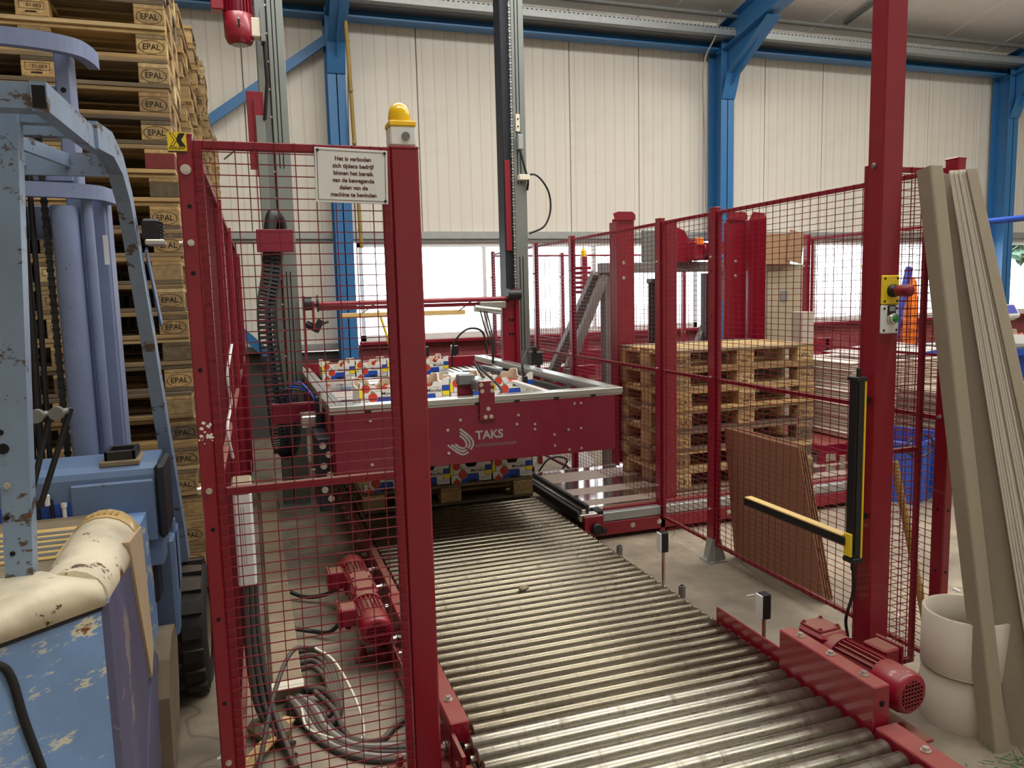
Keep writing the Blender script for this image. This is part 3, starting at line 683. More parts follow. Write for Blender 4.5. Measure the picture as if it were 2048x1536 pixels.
# tomatoes
tm = None
def tomato(x, y, z, label, group):
    global tm
    if tm is None:
        b = MB(); b.ball((0, 0, 0), .033, 12, 8, (1, 1, .84)); tm = b.build('tomato', 'tomato', None, (0, 0, 0)); q = tm; tag(q, '', 'tomato')
        g = MB(); g.mi = 0
        for k in range(5): a = 2*PI*k/5; g.add([(0, 0, .027), (.009*math.cos(a-.5), .009*math.sin(a-.5), .030), (.022*math.cos(a), .022*math.sin(a), .027), (.009*math.cos(a+.5), .009*math.sin(a+.5), .030)], [(0, 1, 2, 3)])
        g.cyl((0, 0, .026), (.004, 0, .04), .0025, 5); g.build('calyx', 'p_green', tm)
    else: q = copy_tree(tm)
    q.location = (x, y, z); q.rotation_euler = (rnd.uniform(-.5, .5), rnd.uniform(-.5, .5), rnd.uniform(0, 6)); q['label'] = label; q['group'] = group
for k in range(4):
    x = .80+.3015*k
    place_carton((x, 5.22, .925), rnd.uniform(-.02, .02), '%s open tomato carton in the near row on the lift platform' % COL[k], 'cartons in the near row on the platform')
    for i in range(3):
        for j in range(4): tomato(x-.085+.085*i+rnd.uniform(-.008, .008), 5.08+.09*j, .925+.080+rnd.uniform(-.012, .008), 'red tomato lying in the %s carton of the near row on the lift platform' % COL[k], 'tomatoes in the %s near carton' % COL[k])
    x = .765+.302*k
    place_carton((x, 7.5, .885), rnd.uniform(-.02, .02), '%s tomato carton in the far row at the back of the lift platform' % COL[k], 'cartons in the far row on the platform')
    for i in range(2):
        for j in range(2): tomato(x-.06+.12*i, 7.36+.1*j, .885+.118, 'red tomato lying in the %s carton of the far row' % COL[k], 'tomatoes in the %s far carton' % COL[k])
# ---------------------------------------------------------------- lift platform
lift = thing('lift_platform', 'red lifting platform with silver frame and lettered front panel across the conveyor', 'lift', (1.2, 4.05, 0))
b = MB(); b.bb(.384, 2.003, 4.05, 4.062, .712, 1.036, .003); b.box(.384, .392, 4.062, 4.3, .712, 1.036); b.box(1.995, 2.003, 4.062, 4.3, .712, 1.036); b.box(.39, 2.0, 4.062, 4.12, 1.03, 1.036)
pn = b.build('front_panel', 'red_clean', lift)
def prj(px, py):      # point of the panel face that the picture shows at this pixel
    d = V((R_[0][0]*(px-1024)+R_[0][1]*(py-768)+R_[0][2]*1540, R_[1][0]*(px-1024)+R_[1][1]*(py-768)+R_[1][2]*1540, R_[2][0]*(px-1024)+R_[2][1]*(py-768)+R_[2][2]*1540)); t = 4.05/d.y; return (d.x*t, 1.64+d.z*t)
b = MB()
for px, py in ((921, 840), (896, 860), (898, 906), (1037, 830), (1034, 848), (1070, 848), (1070, 858), (1109, 869), (1110, 891), (1137, 859), (1162, 856), (1149, 807), (1162, 806), (1139, 899), (1163, 896), (741, 841), (745, 929), (961, 830), (971, 829), (965, 814)):
    x, z = prj(px, py); b.cyl((x, 4.05, z), (x, 4.045, z), .008, 12); b.cyl((x, 4.045, z), (x, 4.042, z), .005, 6)
b.build('bolts', 'zinc', pn, kind='stuff')
b = MB()
def ribbon(pts, wd):
    P = [V((x, z)) for x, z in pts]; L = []; Rr = []
    for i, p in enumerate(P):
        d0 = (P[i]-P[i-1]).normalized() if i else (P[1]-P[0]).normalized(); d1 = (P[i+1]-P[i]).normalized() if i < len(P)-1 else d0
        d = (d0+d1).normalized(); n = V((-d.y, d.x))*(wd/2/max(.5, d.dot(d0))); L.append(p+n); Rr.append(p-n)
    for i in range(len(P)-1):
        b.quad(*[(q.x, 4.0494, q.y) for q in (L[i], L[i+1], Rr[i+1], Rr[i])])
pxp = lambda L: [prj(x, y) for x, y in L]
for L_ in (((920, 857.5), (934, 868), (944, 878), (947, 888), (942, 899)), ((920, 864.5), (931, 872.5), (938.5, 881), (940.5, 889), (936.5, 896.5)), ((920, 871.5), (928, 877.5), (932.5, 884), (934, 890), (931.5, 894)),
           ((896, 890), (908, 899), (918, 906), (928, 908.5), (938, 904)), ((903.5, 889), (912, 895.5), (919, 900.5), (927, 902.3), (934, 899.5)), ((911, 888), (917, 892.5), (922, 895.5), (927.5, 896.3), (930.5, 895.5))):
    ribbon([(q.x, q.y) for q in smooth([(*prj(x, y), 0) for x, y in L_], 5)], .0105)      # six swinging stripes of the emblem
b.build('emblem', 'galv', pn)
b = MB(); p = prj(949, 871); q = prj(1009, 866); u = V((q[0]-p[0], 0, 0)).normalized()
b.text('TAKS', (prj(979.5, 869)[0], 4.0494, prj(979, 868.5)[1]-.002), (1, 0, 0), (0, 0, 1), .066, off=.03, sx=1.02); b.build('lettering', 'galv', pn)
b = MB(); b.text('tuinbouwtechniek', (prj(993, 888)[0], 4.0494, prj(993, 887)[1]), (1, 0, 0), (0, 0, 1), .031, sx=1.08); b.build('lettering', 'grey_steel', pn)
b = MB(); b.bb(.364, 2.055, 4.045, 4.135, 1.046, 1.078, .003); b.box(.364, 2.05, 4.05, 4.13, 1.036, 1.048, mi=0); b.build('front_beam', 'alu', lift)
for x in (.55, .75, 1.15, 1.38, 1.62, 1.85): b = MB(); b.box(x, x+.03, 4.046, 4.05, 1.036, 1.046); b.build('clip', 'black', lift)
b = MB(); b.bb(1.965, 2.055, 4.135, 6.88, 1.03, 1.078, .004); b.box(2.048, 2.057, 4.135, 6.88, 1.05, 1.06); b.build('side_beam', 'alu', lift)
b = MB(); b.bb(.364, .405, 4.135, 6.9, 1.03, 1.078, .003); b.build('side_beam', 'alu', lift)
b = MB(); b.bb(.44, .475, 4.3, 6.9, 1.0, 1.04, .003); b.build('inner_strip', 'alu', lift)
b = MB(); b.box(.40, .44, 4.2, 6.9, .96, 1.0); 
for y in (4.5, 5.1, 5.7, 6.3): b.box(.40, .445, y, y+.12, 1.0, 1.02)
b.build('inner_channel', 'black', lift)
b = MB(); b.box(.39, 2.0, 4.14, 6.95, .905, .92); b.build('deck_sheet', 'deck', lift)
b = MB(); b.box(.375, .384, 4.1, 6.9, .73, 1.03); b.build('side_plate', 'red_dusty', lift)
b = MB(); b.box(1.99, 2.0, 4.3, 6.9, .73, 1.0); b.build('side_plate', 'red_dusty', lift)
b = MB(); b.box(1.90, 1.955, 4.3, 6.6, .99, 1.01); b.cyl((1.9, 4.35, 1.02), (1.9, 6.4, 1.02), .012, 8); b.build('inner_rail', 'black', lift)
b = MB(); b.bb(1.60, 1.635, 4.15, 4.75, 1.055, 1.075, .003); b.box(1.6, 1.7, 4.15, 4.2, 1.03, 1.05)
b.build('pusher_bar', 'white', lift)
b = MB(); b.bb(1.172, 1.262, 4.036, 4.045, .945, 1.165, .003)
br = b.build('cylinder_bracket', 'red_clean', lift)
b = MB()
for x, z in ((1.185, 1.145), (1.248, 1.147), (1.19, 1.11), (1.248, 1.11), (1.222, 1.01), (1.205, .965), (1.238, .966)): b.bolt((x, 4.036, z), (0, -1, 0), .008, .008)
b.build('bolts', 'zinc', br, kind='stuff')
b = MB(); b.bb(1.175, 1.26, 4.05, 4.33, 1.10, 1.165, .008); b.cyl((1.195, 4.33, 1.13), (1.195, 4.52, 1.13), .009, 8); b.cyl((1.24, 4.33, 1.13), (1.24, 4.52, 1.13), .009, 8); b.build('pneumatic_cylinder', 'alu', lift)
b = MB(); b.bb(1.10, 1.19, 4.22, 4.24, .96, 1.16, .003); b.build('stop_plate', 'red_clean', lift)
b = MB(); b.bb(1.10, 1.2, 4.20, 4.26, 1.13, 1.19, .006); b.build('valve', 'grey_steel', lift)
b = MB(); b.tube(smooth([(1.25, 4.2, 1.165), (1.24, 4.35, 1.24), (1.30, 4.45, 1.2), (1.36, 4.25, 1.10), (1.33, 4.15, 1.06)]), .008, 6); b.build('hose', 'black', lift)
b = MB(); b.tube(smooth([(1.78, 5.0, 1.05), (1.78, 5.03, 1.16), (1.85, 5.12, 1.235), (1.95, 5.25, 1.25), (2.02, 5.4, 1.2), (2.02, 5.42, 1.12)]), .009, 6); b.bb(1.77, 1.80, 4.98, 5.02, 1.0, 1.07)
b.build('hose', 'black', lift)
b = MB(); b.tube(smooth([(1.70, 6.7, 1.0), (1.72, 6.7, 1.2), (1.85, 6.7, 1.33), (2.0, 6.72, 1.3), (2.05, 6.75, 1.1)]), .010, 6); b.build('hose', 'black', lift)
b = MB(); b.cbox((2.03, 5.45, 1.15), (.09, .11, .10), None, .006); b.cyl((2.0, 5.4, 1.2), (2.0, 5.4, 1.26), .009, 8); b.build('limit_switch', 'black', lift)
# machinery on the left side of the platform
b = MB(); b.bb(.10, .375, 5.0, 5.02, .86, .99, .003); b.build('hose_bracket', 'red_clean', lift)
for i in range(4): b = MB(); b.tube(smooth([(.14+.02*i, 5.05, .98), (.18+.02*i, 4.95, 1.08+.012*i), (.30, 4.85, 1.07+.012*i), (.36, 4.8, .98), (.35, 4.75, .72+.02*i), (.38, 4.9, .6)]), .007, 6); b.build('air_hose', ('cable', 'blue', 'cable', 'blue')[i], lift)
b = MB(); b.bb(.25, .37, 4.55, 4.75, .90, .965, .006); b.build('valve_block', 'bright', lift); b = MB(); b.bb(.28, .38, 4.42, 4.6, .60, .68, .004); b.box(.25, .38, 4.4, 4.62, .585, .595); b.build('valve_block', 'bright', lift)
b = MB(); b.bb(.33, .375, 4.5, 4.54, .86, 1.08, .004); b.bb(.30, .375, 4.15, 4.5, .5, .9, .006); b.build('drive_plate', 'mast_dark', lift)
b = MB(); b.cyl((.36, 4.46, 1.0), (.36, 4.46, 1.12), .012, 8)
for z in (.62, .75, .86): b.bolt((.33, 4.149, z), (0, -1, 0), .012, .02); b.bolt((.36, 4.149, z-.05), (0, -1, 0), .012, .02)
b.build('bolts', 'zinc', lift, kind='stuff')
# ---------------------------------------------------------------- the two lifting masts
def mast(x0, x1, y0, y1, lab, chain_side):
    t = thing('lifting_mast', lab, 'mast', ((x0+x1)/2, y0, 0)); H = 4.75; xm = x0+(x1-x0)*.42
    b = MB(); b.bb(xm, x1, y0, y1, 0, H, .005); b.build('mast_profile', 'mast', t)
    b = MB(); b.bb(x0, xm-.004, y0+.03, y1, 0, H, .004); b.build('guide_profile', 'mast_dark' if chain_side else 'mast', t)
    b = MB()
    for i in range(2):
        xs = xm+.03+.028*i
        for z0, z1 in ((2.55, 4.2), (1.15, 1.95)) if chain_side else ((.95, 1.85), (2.62, 4.6)): b.box(xs, xs+.008, y0-.001, y0+.002, z0, z1)
    b.build('slot', 'hole', t)
    b = MB()
    for i in range(22): b.bolt((xm-.006, y0+.028, .2+.2*i), (0, -1, 0), .006, .008)
    b.build('bolts', 'zinc', t, kind='stuff')
    b = MB(); b.bb(x0-.04, x1+.04, y0-.06, y1+.06, 0, .02); b.build('base_plate', 'grey_steel', t)
    return t
lm = mast(.175, .375, 6.2, 6.4, 'left grey lifting mast behind the mesh fence', False)
rm = mast(2.095, 2.29, 6.25, 6.45, 'right grey lifting mast with black drive chain', True)
b = MB()
for i in range(150): b.cbox((2.165, 6.245, .9+.025*i), (.016 if i % 2 else .010, .012, .018))
b.build('drive_chain', 'galv', rm, kind='stuff')
b = MB(); b.bb(2.10, 2.15, 6.262, 6.272, 2.0, 2.75, .002); b.build('red_strip', 'red', rm)
b = MB(); b.bb(2.20, 2.235, 6.235, 6.248, 2.98, 3.12, .002); b.cyl((2.217, 6.235, 3.08), (2.217, 6.23, 3.08), .007, 8, mi=1); b.cyl((2.217, 6.235, 3.02), (2.217, 6.23, 3.02), .007, 8, mi=1); b.bb(2.205, 2.25, 6.20, 6.248, 2.83, 2.95, .004, mi=2); b.build('limit_switch', ['offwhite', 'hole', 'galv'], rm)
b = MB(); b.tube(smooth([(2.225, 6.21, 2.82), (2.25, 6.2, 2.7), (2.285, 6.21, 2.58), (2.285, 6.23, 2.5)]), .01, 6); b.tube(smooth([(2.26, 6.22, 2.62), (2.36, 6.2, 2.62), (2.46, 6.2, 2.5), (2.48, 6.2, 2.34), (2.42, 6.2, 2.2), (2.29, 6.22, 2.14)]), .009, 6); b.build('switch_cable', 'black', rm)
b = MB(); b.bb(2.205, 2.30, 6.19, 6.25, 2.58, 2.625, .004); b.build('cable_clamp', 'offwhite', rm)
b = MB(); b.bb(2.02, 2.16, 6.18, 6.24, 1.06, 1.62, .004); b.box(2.13, 2.16, 6.15, 6.25, 1.05, 1.68); ca = b.build('carriage_plate', 'red', rm)
b = MB()
for z in (1.42, 1.3):
    for dx in (0, .025): b.cbox((2.085+dx, 6.178, z), (.016, .004, .022))
b.build('plate_slot', 'hole', ca, kind='stuff')
b = MB(); b.cyl((2.05, 6.12, 1.63), (2.16, 6.12, 1.63), .045, 14); b.cyl((2.04, 6.12, 1.63), (2.06, 6.12, 1.63), .055, 14); b.build('sprocket', 'black', rm)
b = MB(); b.cyl((.44, 6.12, 1.595), (2.12, 6.12, 1.60), .020, 10); b.bb(.5, 2.02, 6.13, 6.145, 1.545, 1.575, .002); sh = b.build('cross_shaft', 'red', lm)
b = MB(); b.bb(.70, 1.73, 6.3, 6.36, 1.475, 1.515, .003); b.build('cross_bar', 'tan', lm)
b = MB(); b.cbox((1.70, 6.2, 1.545), (.012, .012, .15), rot('Y', 55)); b.cbox((.9, 6.2, 1.545), (.012, .012, .15), rot('Y', 55)); b.build('bar_link', 'zinc', lm)
b = MB(); b.cyl((.405, 6.1, 1.60), (.46, 6.1, 1.60), .05, 14); b.cyl((.50, 6.1, 1.6), (.51, 6.1, 1.6), .065, 14); b.bb(.395, .41, 6.08, 6.2, .9, 1.66, .002, mi=1); b.bb(.46, .475, 6.06, 6.14, 1.4, 1.62, .002, mi=1); b.cyl((.41, 6.1, 1.45), (.50, 6.1, 1.40), .028, 8); b.build('pulley', ['black', 'red'], lm)
b = MB(); b.cbox((.5, 6.1, 1.43), (.05, .05, .10), rot('Y', 30)); b.cyl((.52, 6.1, 1.44), (.58, 6.1, 1.46), .01, 8); b.build('tensioner', 'black', lm)
b = MB(); b.bb(1.80, 2.03, 6.1, 6.2, 1.52, 1.58, .006); b.cyl((1.76, 6.12, 1.53), (1.98, 6.12, 1.50), .03, 10); b.build('gripper_cylinder', 'alu', rm)
for dx in (0, .03, .05): b = MB(); b.tube(smooth([(1.80+dx, 6.1, 1.52), (1.84+dx, 6.12, 1.38), (1.92+dx*.5, 6.2, 1.2), (1.96, 6.3, 1.05)]), .007, 6); b.build('air_hose', 'cable', rm)
# drive motor hanging from the left mast, drag chain beside it
mt = thing('mast_motor', 'dark red motor hanging upside down beside the top of the left mast', 'motor', (.06, 6.1, 3.6))
b = MB(); b.lathe([(.06, 0), (.085, .012), (.10, .05), (.103, .20), (.095, .205)], (.06, 6.05, 3.45), 2, 24); b.build('fan_cowl', 'red', mt)
b = MB(); b.disc((.06, 6.05, 3.452), (1, 0, 0), (0, 1, 0), .058, 20); b.build('fan_opening', 'hole', mt)
b = MB()
for i in range(-6, 7): h = math.sqrt(.058**2-(i*.0088)**2); b.cbox((.06+i*.0088, 6.05, 3.449), (.004, 2*h, .003))
b.build('fan_grille', 'bright', mt, kind='stuff')
b = MB(); b.cyl((.06, 6.05, 3.65), (.06, 6.05, 4.0), .08, 20)
for i in range(24): a = 2*PI*i/24; b.cbox((.06+.09*math.cos(a), 6.05+.09*math.sin(a), 3.8), (.02, .005, .3), MX.Rotation(a, 3, 'Z'))
b.build('cooling_fins', 'red', mt, kind='stuff')
b = MB(); b.bb(-.12, -.03, 5.98, 6.1, 3.66, 3.9, .008); b.build('terminal_box', 'red', mt)
b = MB(); b.bb(.14, .205, 5.99, 6.09, 3.5, 3.63, .006); b.box(.205, .235, 5.98, 6.1, 3.47, 3.7, mi=1); b.build('switch_box', ['offwhite', 'grey_steel'], mt)
b = MB(); b.cbox((.06, 5.945, 3.57), (.012, .006, .05)); b.cyl((.06, 5.945, 3.6), (.06, 5.94, 3.6), .008, 8, mi=1); b.build('slot', ['hole', 'bright'], mt)
b = MB(); b.tube([(.225, 6.03, 3.5), (.23, 6.04, 3.2), (.20, 6.1, 2.95)], .014, 8); b.build('motor_cable', 'black', mt)
b = MB(); b.bb(.08, .20, 6.14, 6.16, 2.6, 3.16, .003); b.bb(.125, .17, 6.12, 6.17, 2.55, 3.1, .003); b.build('cable_plate', 'red', lm)
b = MB(); b.bb(.135, .20, 6.1, 6.19, 1.9, 2.98, .004); b.build('cable_cover', 'mast', lm)
b = MB(); b.tube([(-.10, 6.1, 2.66), (.0, 6.1, 2.74), (.10, 6.1, 2.78)], .006, 6); b.build('loose_cable', 'cable', lm)
dc = thing('drag_chain', 'black plastic drag chain hanging along the left mast', 'cable chain', (.15, 5.88, .6))
path = smooth([(.20, 6.0, 2.02), (.17, 5.95, 1.8), (.13, 5.9, 1.6), (.125, 5.86, 1.35), (.14, 5.84, 1.1), (.155, 5.82, .86), (.165, 5.8, .66), (.18, 5.79, .56), (.215, 5.8, .53), (.25, 5.83, .6), (.26, 5.86, .75), (.26, 5.9, .95)], 7)
for i, p in enumerate(path[:-1]):
    d = (path[i+1]-p); b = MB(); b.mi = 0; Rm = align(d, (0, -1, 0)); L = d.length
    c = (p+path[i+1])/2
    wd = .125 if i < 50 else .09
    for sgn in (-1, 1): b.cbox(c+Rm @ V((0, sgn*wd/2, 0)), (L*1.05, .016, .05), Rm)
    b.cbox(c, (L*.55, wd, .05), Rm); b.cbox(c, (L*1.02, .018, .045), Rm)
    b.build('chain_link', 'black', dc)
b = MB(); b.tube([p+V((0, -.01, 0)) for p in path[::3]], .012, 6); b.tube([p+V((.02, .01, 0)) for p in path[::3]], .010, 6, mi=1); b.build('chain_cables', ['black', 'blue'], dc)
b = MB(); b.bb(.085, .34, 5.86, 5.9, 1.98, 2.14, .003); b.build('chain_bracket', 'red_clean', dc)
b = MB(); b.tube(smooth([(.19, 5.92, 2.0), (.18, 5.92, 2.12), (.21, 5.95, 2.25), (.26, 6.0, 2.2), (.27, 6.05, 2.08)]), .045, 8); b.build('hose_loop', 'black', dc)
# infeed roller table behind the platform
ft = thing('infeed_conveyor', 'bright roller infeed table behind the lift platform', 'conveyor', (1.6, 7.5, 0))
b = MB(); b.bb(.45, 3.3, 7.1, 7.16, .80, .90, .003); b.bb(.45, 3.3, 8.05, 8.11, .82, .98, .003)
for x in (.55, 1.9, 3.2): b.bb(x-.03, x+.03, 7.5, 7.56, 0, .8, .003)
b.build('table_frame', 'red', ft)
b = MB(); b.bb(1.9, 2.55, 7.0, 7.1, .87, .93, .003); b.build('guide_rail', 'alu', ft)
p = None
for i in range(36):
    if p is None: b = MB(); b.cyl((0, -.43, 0), (0, .43, 0), .024, 12); p = b.build('roller', 'roller', ft); q = p
    else: q = p.copy(); S.collection.objects.link(q); q.parent = ft
    q.location = (-1.1+.075*i, .105, .862)
    if i == 0: pass
me = p.data
for v in me.vertices: v.co += V((1.6, 7.5, 0))
for x, y, lab in ((1.83, 8.35, 'small photo cell on the far rail below the window sill, nearer the cartons'), (2.15, 8.3, 'small photo cell on the far rail below the window sill, nearer the mast')):
    b = MB(); b.cyl((x, y, 0), (x, y, .98), .008, 8); b.bb(x-.035, x+.03, y-.03, y+.03, .98, 1.08, .004); b.bb(x-.045, x-.036, y-.03, y+.03, .99, 1.09, .002, mi=1); tag(b.build('photo_cell', ['black', 'white']), lab, 'sensor')
b = MB()
pp = smooth([(1.27, 8.02, 1.5), (1.31, 8.03, 1.38), (1.36, 8.04, 1.2), (1.39, 8.05, 1.05)])
b.tube(pp, .014, 6); tag(b.build('yellow_strap', 'yellow'), 'bright yellow strap hanging behind the cartons left of the window', 'strap')
# ---------------------------------------------------------------- safety fencing
def panel(lab, p0, p1, z0, z1, zm, dx=.0572, dz=.0302, fr=.02, knobs=True, name='mesh_fence'):
    p0 = V((*p0, 0)); p1 = V((*p1, 0)); L = (p1-p0).length; u = (p1-p0).normalized(); n = V((-u.y, u.x, 0))
    if n.y > 0: n = -n
    if abs(u.x) < .3 and n.x > 0: n = -n
    t = thing(name, lab, 'fence panel', ((p0.x+p1.x)/2, (p0.y+p1.y)/2, 0), 'mesh panels of the safety fence')
    Rm = align(u)
    def part(nm, c, d):
        b = MB(); b.cbox(c, d, Rm, .002); return b.build(nm, 'red_dusty', t)
    for e in (p0+u*fr/2, p1-u*fr/2): part('frame_stile', e+V((0, 0, (z0+z1)/2)), (fr, fr, z1-z0))
    for z in ([z0+fr/2, z1-fr/2]+([zm] if zm else [])): part('frame_rail', (p0+p1)/2+V((0, 0, z)), (L-2*fr, fr, fr))
    b = MB()
    k = int(L/dx)
    for i in range(1, k+1):
        c = p0+u*(L*i/(k+1))+n*(fr/2+.002); b.cyl((c.x, c.y, z0), (c.x, c.y, z1), .0019, 4, caps=False, smooth=False)
    k = int((z1-z0)/dz)
    for i in range(1, k+1):
        z = z0+(z1-z0)*i/(k+1); a = p0+n*(fr/2+.0045); c = p1+n*(fr/2+.0045)
        b.cyl((a.x, a.y, z), (c.x, c.y, z), .0019, 4, caps=False, smooth=False)
    b.build('wire_mesh', 'red_wire', t, kind='stuff')
    return t
def post(lab, x, y, H=2.1, w=.04, d=.06, foot=True, base=.06, group='posts of the safety fence', galv=True):
    t = thing('fence_post', lab, 'fence post', (x, y, 0), group)
    b = MB(); b.bb(x-w/2, x+w/2, y-d/2, y+d/2, base if foot else 0, H, .004); b.build('post_tube', 'red', t)
    b = MB(); b.bb(x-w/2-.001, x+w/2+.001, y-d/2-.001, y+d/2+.001, H-.006, H+.004, .003); b.build('post_cap', 'red', t)
    b = MB()
    for z in (H-.28, 1.12, .32): b.bolt((x-w/2, y+d*.12, z), (-1, 0, 0), .006, .012); b.bolt((x, y-d/2, z), (0, -1, 0), .006, .01)
    b.build('bolts', 'zinc', t, kind='stuff')
    b = MB()
    for z in (H-.36, H-.62, .5, .75): b.cyl((x-w/2-.001, y, z), (x-w/2+.001, y, z), .006, 8); b.cyl((x, y-d/2-.001, z), (x, y-d/2+.001, z), .006, 8)
    b.build('bolt_hole', 'hole', t, kind='stuff')
    if foot:
        b = MB(); b.bb(x-.06, x+.06, y-.06, y+.06, 0, .008, .002); b.prism([(y-.065, .008), (y+.065, .008), (y+.03, .14), (y-.03, .14)], 0, x-w/2-.006, x-w/2-.001); b.prism([(x-.065, .008), (x+.065, .008), (x+.03, .14), (x-.03, .14)], 1, y-d/2-.006, y-d/2-.001)
        b.bolt((x-w/2-.006, y-.01, .05), (-1, 0, 0), .006, .01); b.bolt((x, y-d/2-.006, .1), (0, -1, 0), .007, .012); b.bolt((x, y-d/2-.006, .045), (0, -1, 0), .007, .012)
        b.build('foot_bracket', 'galv', t)
    return t
FX = 2.58
ys = [(2.27, 'end post of the right fence beside the leaning grey profiles'), (3.90, 'fence post with a galvanised foot in the middle of the right fence'), (4.53, 'fence post in front of the near corner of the pallet dispenser'), (5.99, 'fence post just right of the lift platform corner'), (6.85, 'distant fence post behind the right mast, nearer one'), (8.2, 'farthest fence post left of the right mast under the window')]
for y, lab in ys: post(lab, FX-.03 if y < 2.5 else FX, y, 2.1, foot=y < 4.2, base=.13 if y < 4 else 0)
labs = ['mesh panel of the right fence with cardboard sheets leaning behind it', 'narrow mesh panel in front of the dispenser stack', 'mesh panel of the right fence beside the pallet dispenser', 'mesh panel behind the grey brace and the right mast', 'farthest mesh panel of the right fence near the window']
for i in range(5): panel(labs[i], (FX, ys[i][0]+.035), (FX, ys[i+1][0]-.035), .10, 2.08, 1.105)
panel('small mesh panel between the tall red post and the end post', (2.215, 2.36), (2.525, 2.36), .08, 2.08, .98, name='mesh_fence')
# gate posts at the conveyor
gp = thing('gate_post', 'tall red square post right of the conveyor with the yellow stop button', 'post', (2.245, 2.30, 0))
b = MB(); b.bb(2.195, 2.292, 2.26, 2.335, 0, 3.25, .006); b.build('post_tube', 'red', gp)
b = MB(); b.bb(2.16, 2.34, 2.22, 2.40, 0, .012, .002); b.build('foot_plate', 'red_dusty', gp)
b = MB(); b.ball((2.193, 2.30, 2.07), .011, 10, 6, (.5, 1, 1)); b.build('rivet', 'grey_steel', gp)
es = thing('stop_button_box', 'yellow plate with red mushroom stop button on the tall red post', 'button', (2.25, 2.26, 1.62))
b = MB(); b.bb(2.199, 2.279, 2.247, 2.259, 1.565, 1.672, .004); pl = b.build('button_plate', 'yellow', es)
b = MB()
for x in (2.21, 2.268):
    for z in (1.577, 1.66): b.cyl((x, 2.246, z), (x, 2.2475, z), .0045, 8)
b.build('screw', 'hole', pl, kind='stuff')
b = MB(); b.box(2.223, 2.224, 2.2465, 2.247, 1.645, 1.672); b.text('STOP', (2.243, 2.2464, 1.662), (1, 0, 0), (0, 0, 1), .008); b.build('engraving', 'tan', pl)
b = MB(); b.lathe([(.024, 0), (.024, -.012), (.019, -.014), (.019, -.03)], (2.243, 2.247, 1.615), 1, 18); b.build('button_collar', 'black', es)
b = MB(); b.lathe([(.019, -.025), (.021, -.03), (.0225, -.075), (.021, -.083), (.012, -.09), (.0, -.091)], (2.243, 2.247, 1.615), 1, 20); b.build('mushroom_button', plain and 'red_dusty', es)
gs = thing('start_button_box', 'grey plate with green push button on the tall red post', 'button', (2.25, 2.26, 1.51))
b = MB(); b.bb(2.199, 2.28, 2.247, 2.259, 1.458, 1.566-.003, .004); pl = b.build('button_plate', 'white', gs)
b = MB()
for x in (2.21, 2.269):
    for z in (1.47, 1.55): b.cyl((x, 2.246, z), (x, 2.2475, z), .0048, 8)
b.build('screw', 'hole', pl, kind='stuff')
b = MB(); b.bb(2.224, 2.262, 2.243, 2.248, 1.50, 1.562, .002); b.bb(2.23, 2.256, 2.241, 2.244, 1.54, 1.558, .001, mi=1); b.build('legend_plate', ['black', 'galv'], gs)
b = MB(); b.lathe([(.021, 0), (.021, -.012), (.017, -.018), (.014, -.018)], (2.243, 2.245, 1.513), 1, 18); b.build('button_collar', 'bright', gs)
b = MB(); b.lathe([(.014, -.012), (.0135, -.020), (.011, -.023), (0, -.024)], (2.243, 2.245, 1.513), 1, 16); b.build('push_button', 'green', gs)
lc = thing('light_curtain', 'black and yellow light curtain bar with side arm on the tall red post', 'sensor', (2.13, 2.30, .6))
b = MB(); b.bb(2.115, 2.150, 2.268, 2.31, .60, 1.295, .003); b.bb(2.120, 2.145, 2.262, 2.27, .62, 1.28, .001, mi=1); b.build('sensor_bar', ['black', 'black'], lc)
b = MB(); b.bb(2.149, 2.158, 2.264, 2.315, .605, 1.285, .002); b.bb(2.108, 2.1155, 2.27, 2.31, .61, .70, .002); b.build('yellow_edge', 'yellow', lc)
b = MB(); b.bb(2.112, 2.16, 2.262, 2.318, 1.285, 1.30, .002); b.cyl((2.14, 2.29, 1.3), (2.14, 2.29, 1.33), .008, 8); b.build('end_cap', 'black', lc); b = MB(); b.bb(2.112, 2.16, 2.262, 2.318, .585, .605, .002); b.cyl((2.14, 2.29, .585), (2.14, 2.29, .55), .01, 8); b.build('end_cap', 'black', lc)
for z in (.75, 1.2): b = MB(); b.box(2.15, 2.196, 2.285, 2.305, z, z+.02); b.build('clamp', 'black', lc)
a0 = V((2.118, 2.30, .672)); a1 = V((2.115, 2.93, .672)); Rm = align(a1-a0)
b = MB(); b.cbox((a0+a1)/2+V((0, 0, -.006)), ((a1-a0).length, .034, .034), Rm, .003); b.build('muting_arm', 'black', lc)
b = MB(); b.cbox((a0+a1)/2+V((0, 0, .014)), ((a1-a0).length-.02, .038, .008), Rm, .002); b.build('arm_cover', 'tan', lc)
b = MB(); b.tube(smooth([(2.14, 2.29, .55), (2.15, 2.3, .45), (2.13, 2.31, .35), (2.17, 2.34, .25)]), .006, 6); b.build('sensor_cable', 'black', lc)
gl = thing('gate_post', 'red square post left of the conveyor carrying the amber beacon', 'post', (.455, 2.30, 0))
b = MB(); b.bb(.412, .496, 2.26, 2.335, 0, 2.066, .006); b.build('post_tube', 'red', gl)
b = MB(); b.bb(.411, .497, 2.259, 2.336, 2.06, 2.072, .004); b.build('post_cap', 'red', gl)
b = MB(); b.bb(.37, .54, 2.23, 2.37, 0, .012, .002); b.build('foot_plate', 'red_dusty', gl)
bc = thing('beacon_light', 'amber domed warning beacon on the left gate post', 'beacon', (.452, 2.297, 2.072))
b = MB(); b.bb(.415, .49, 2.262, 2.332, 2.072, 2.128, .004); hs = b.build('beacon_base', 'white', bc)
b = MB(); b.cyl((.46, 2.258, 2.098), (.46, 2.262, 2.098), .012, 16); b.build('knockout', 'grey_steel', hs)
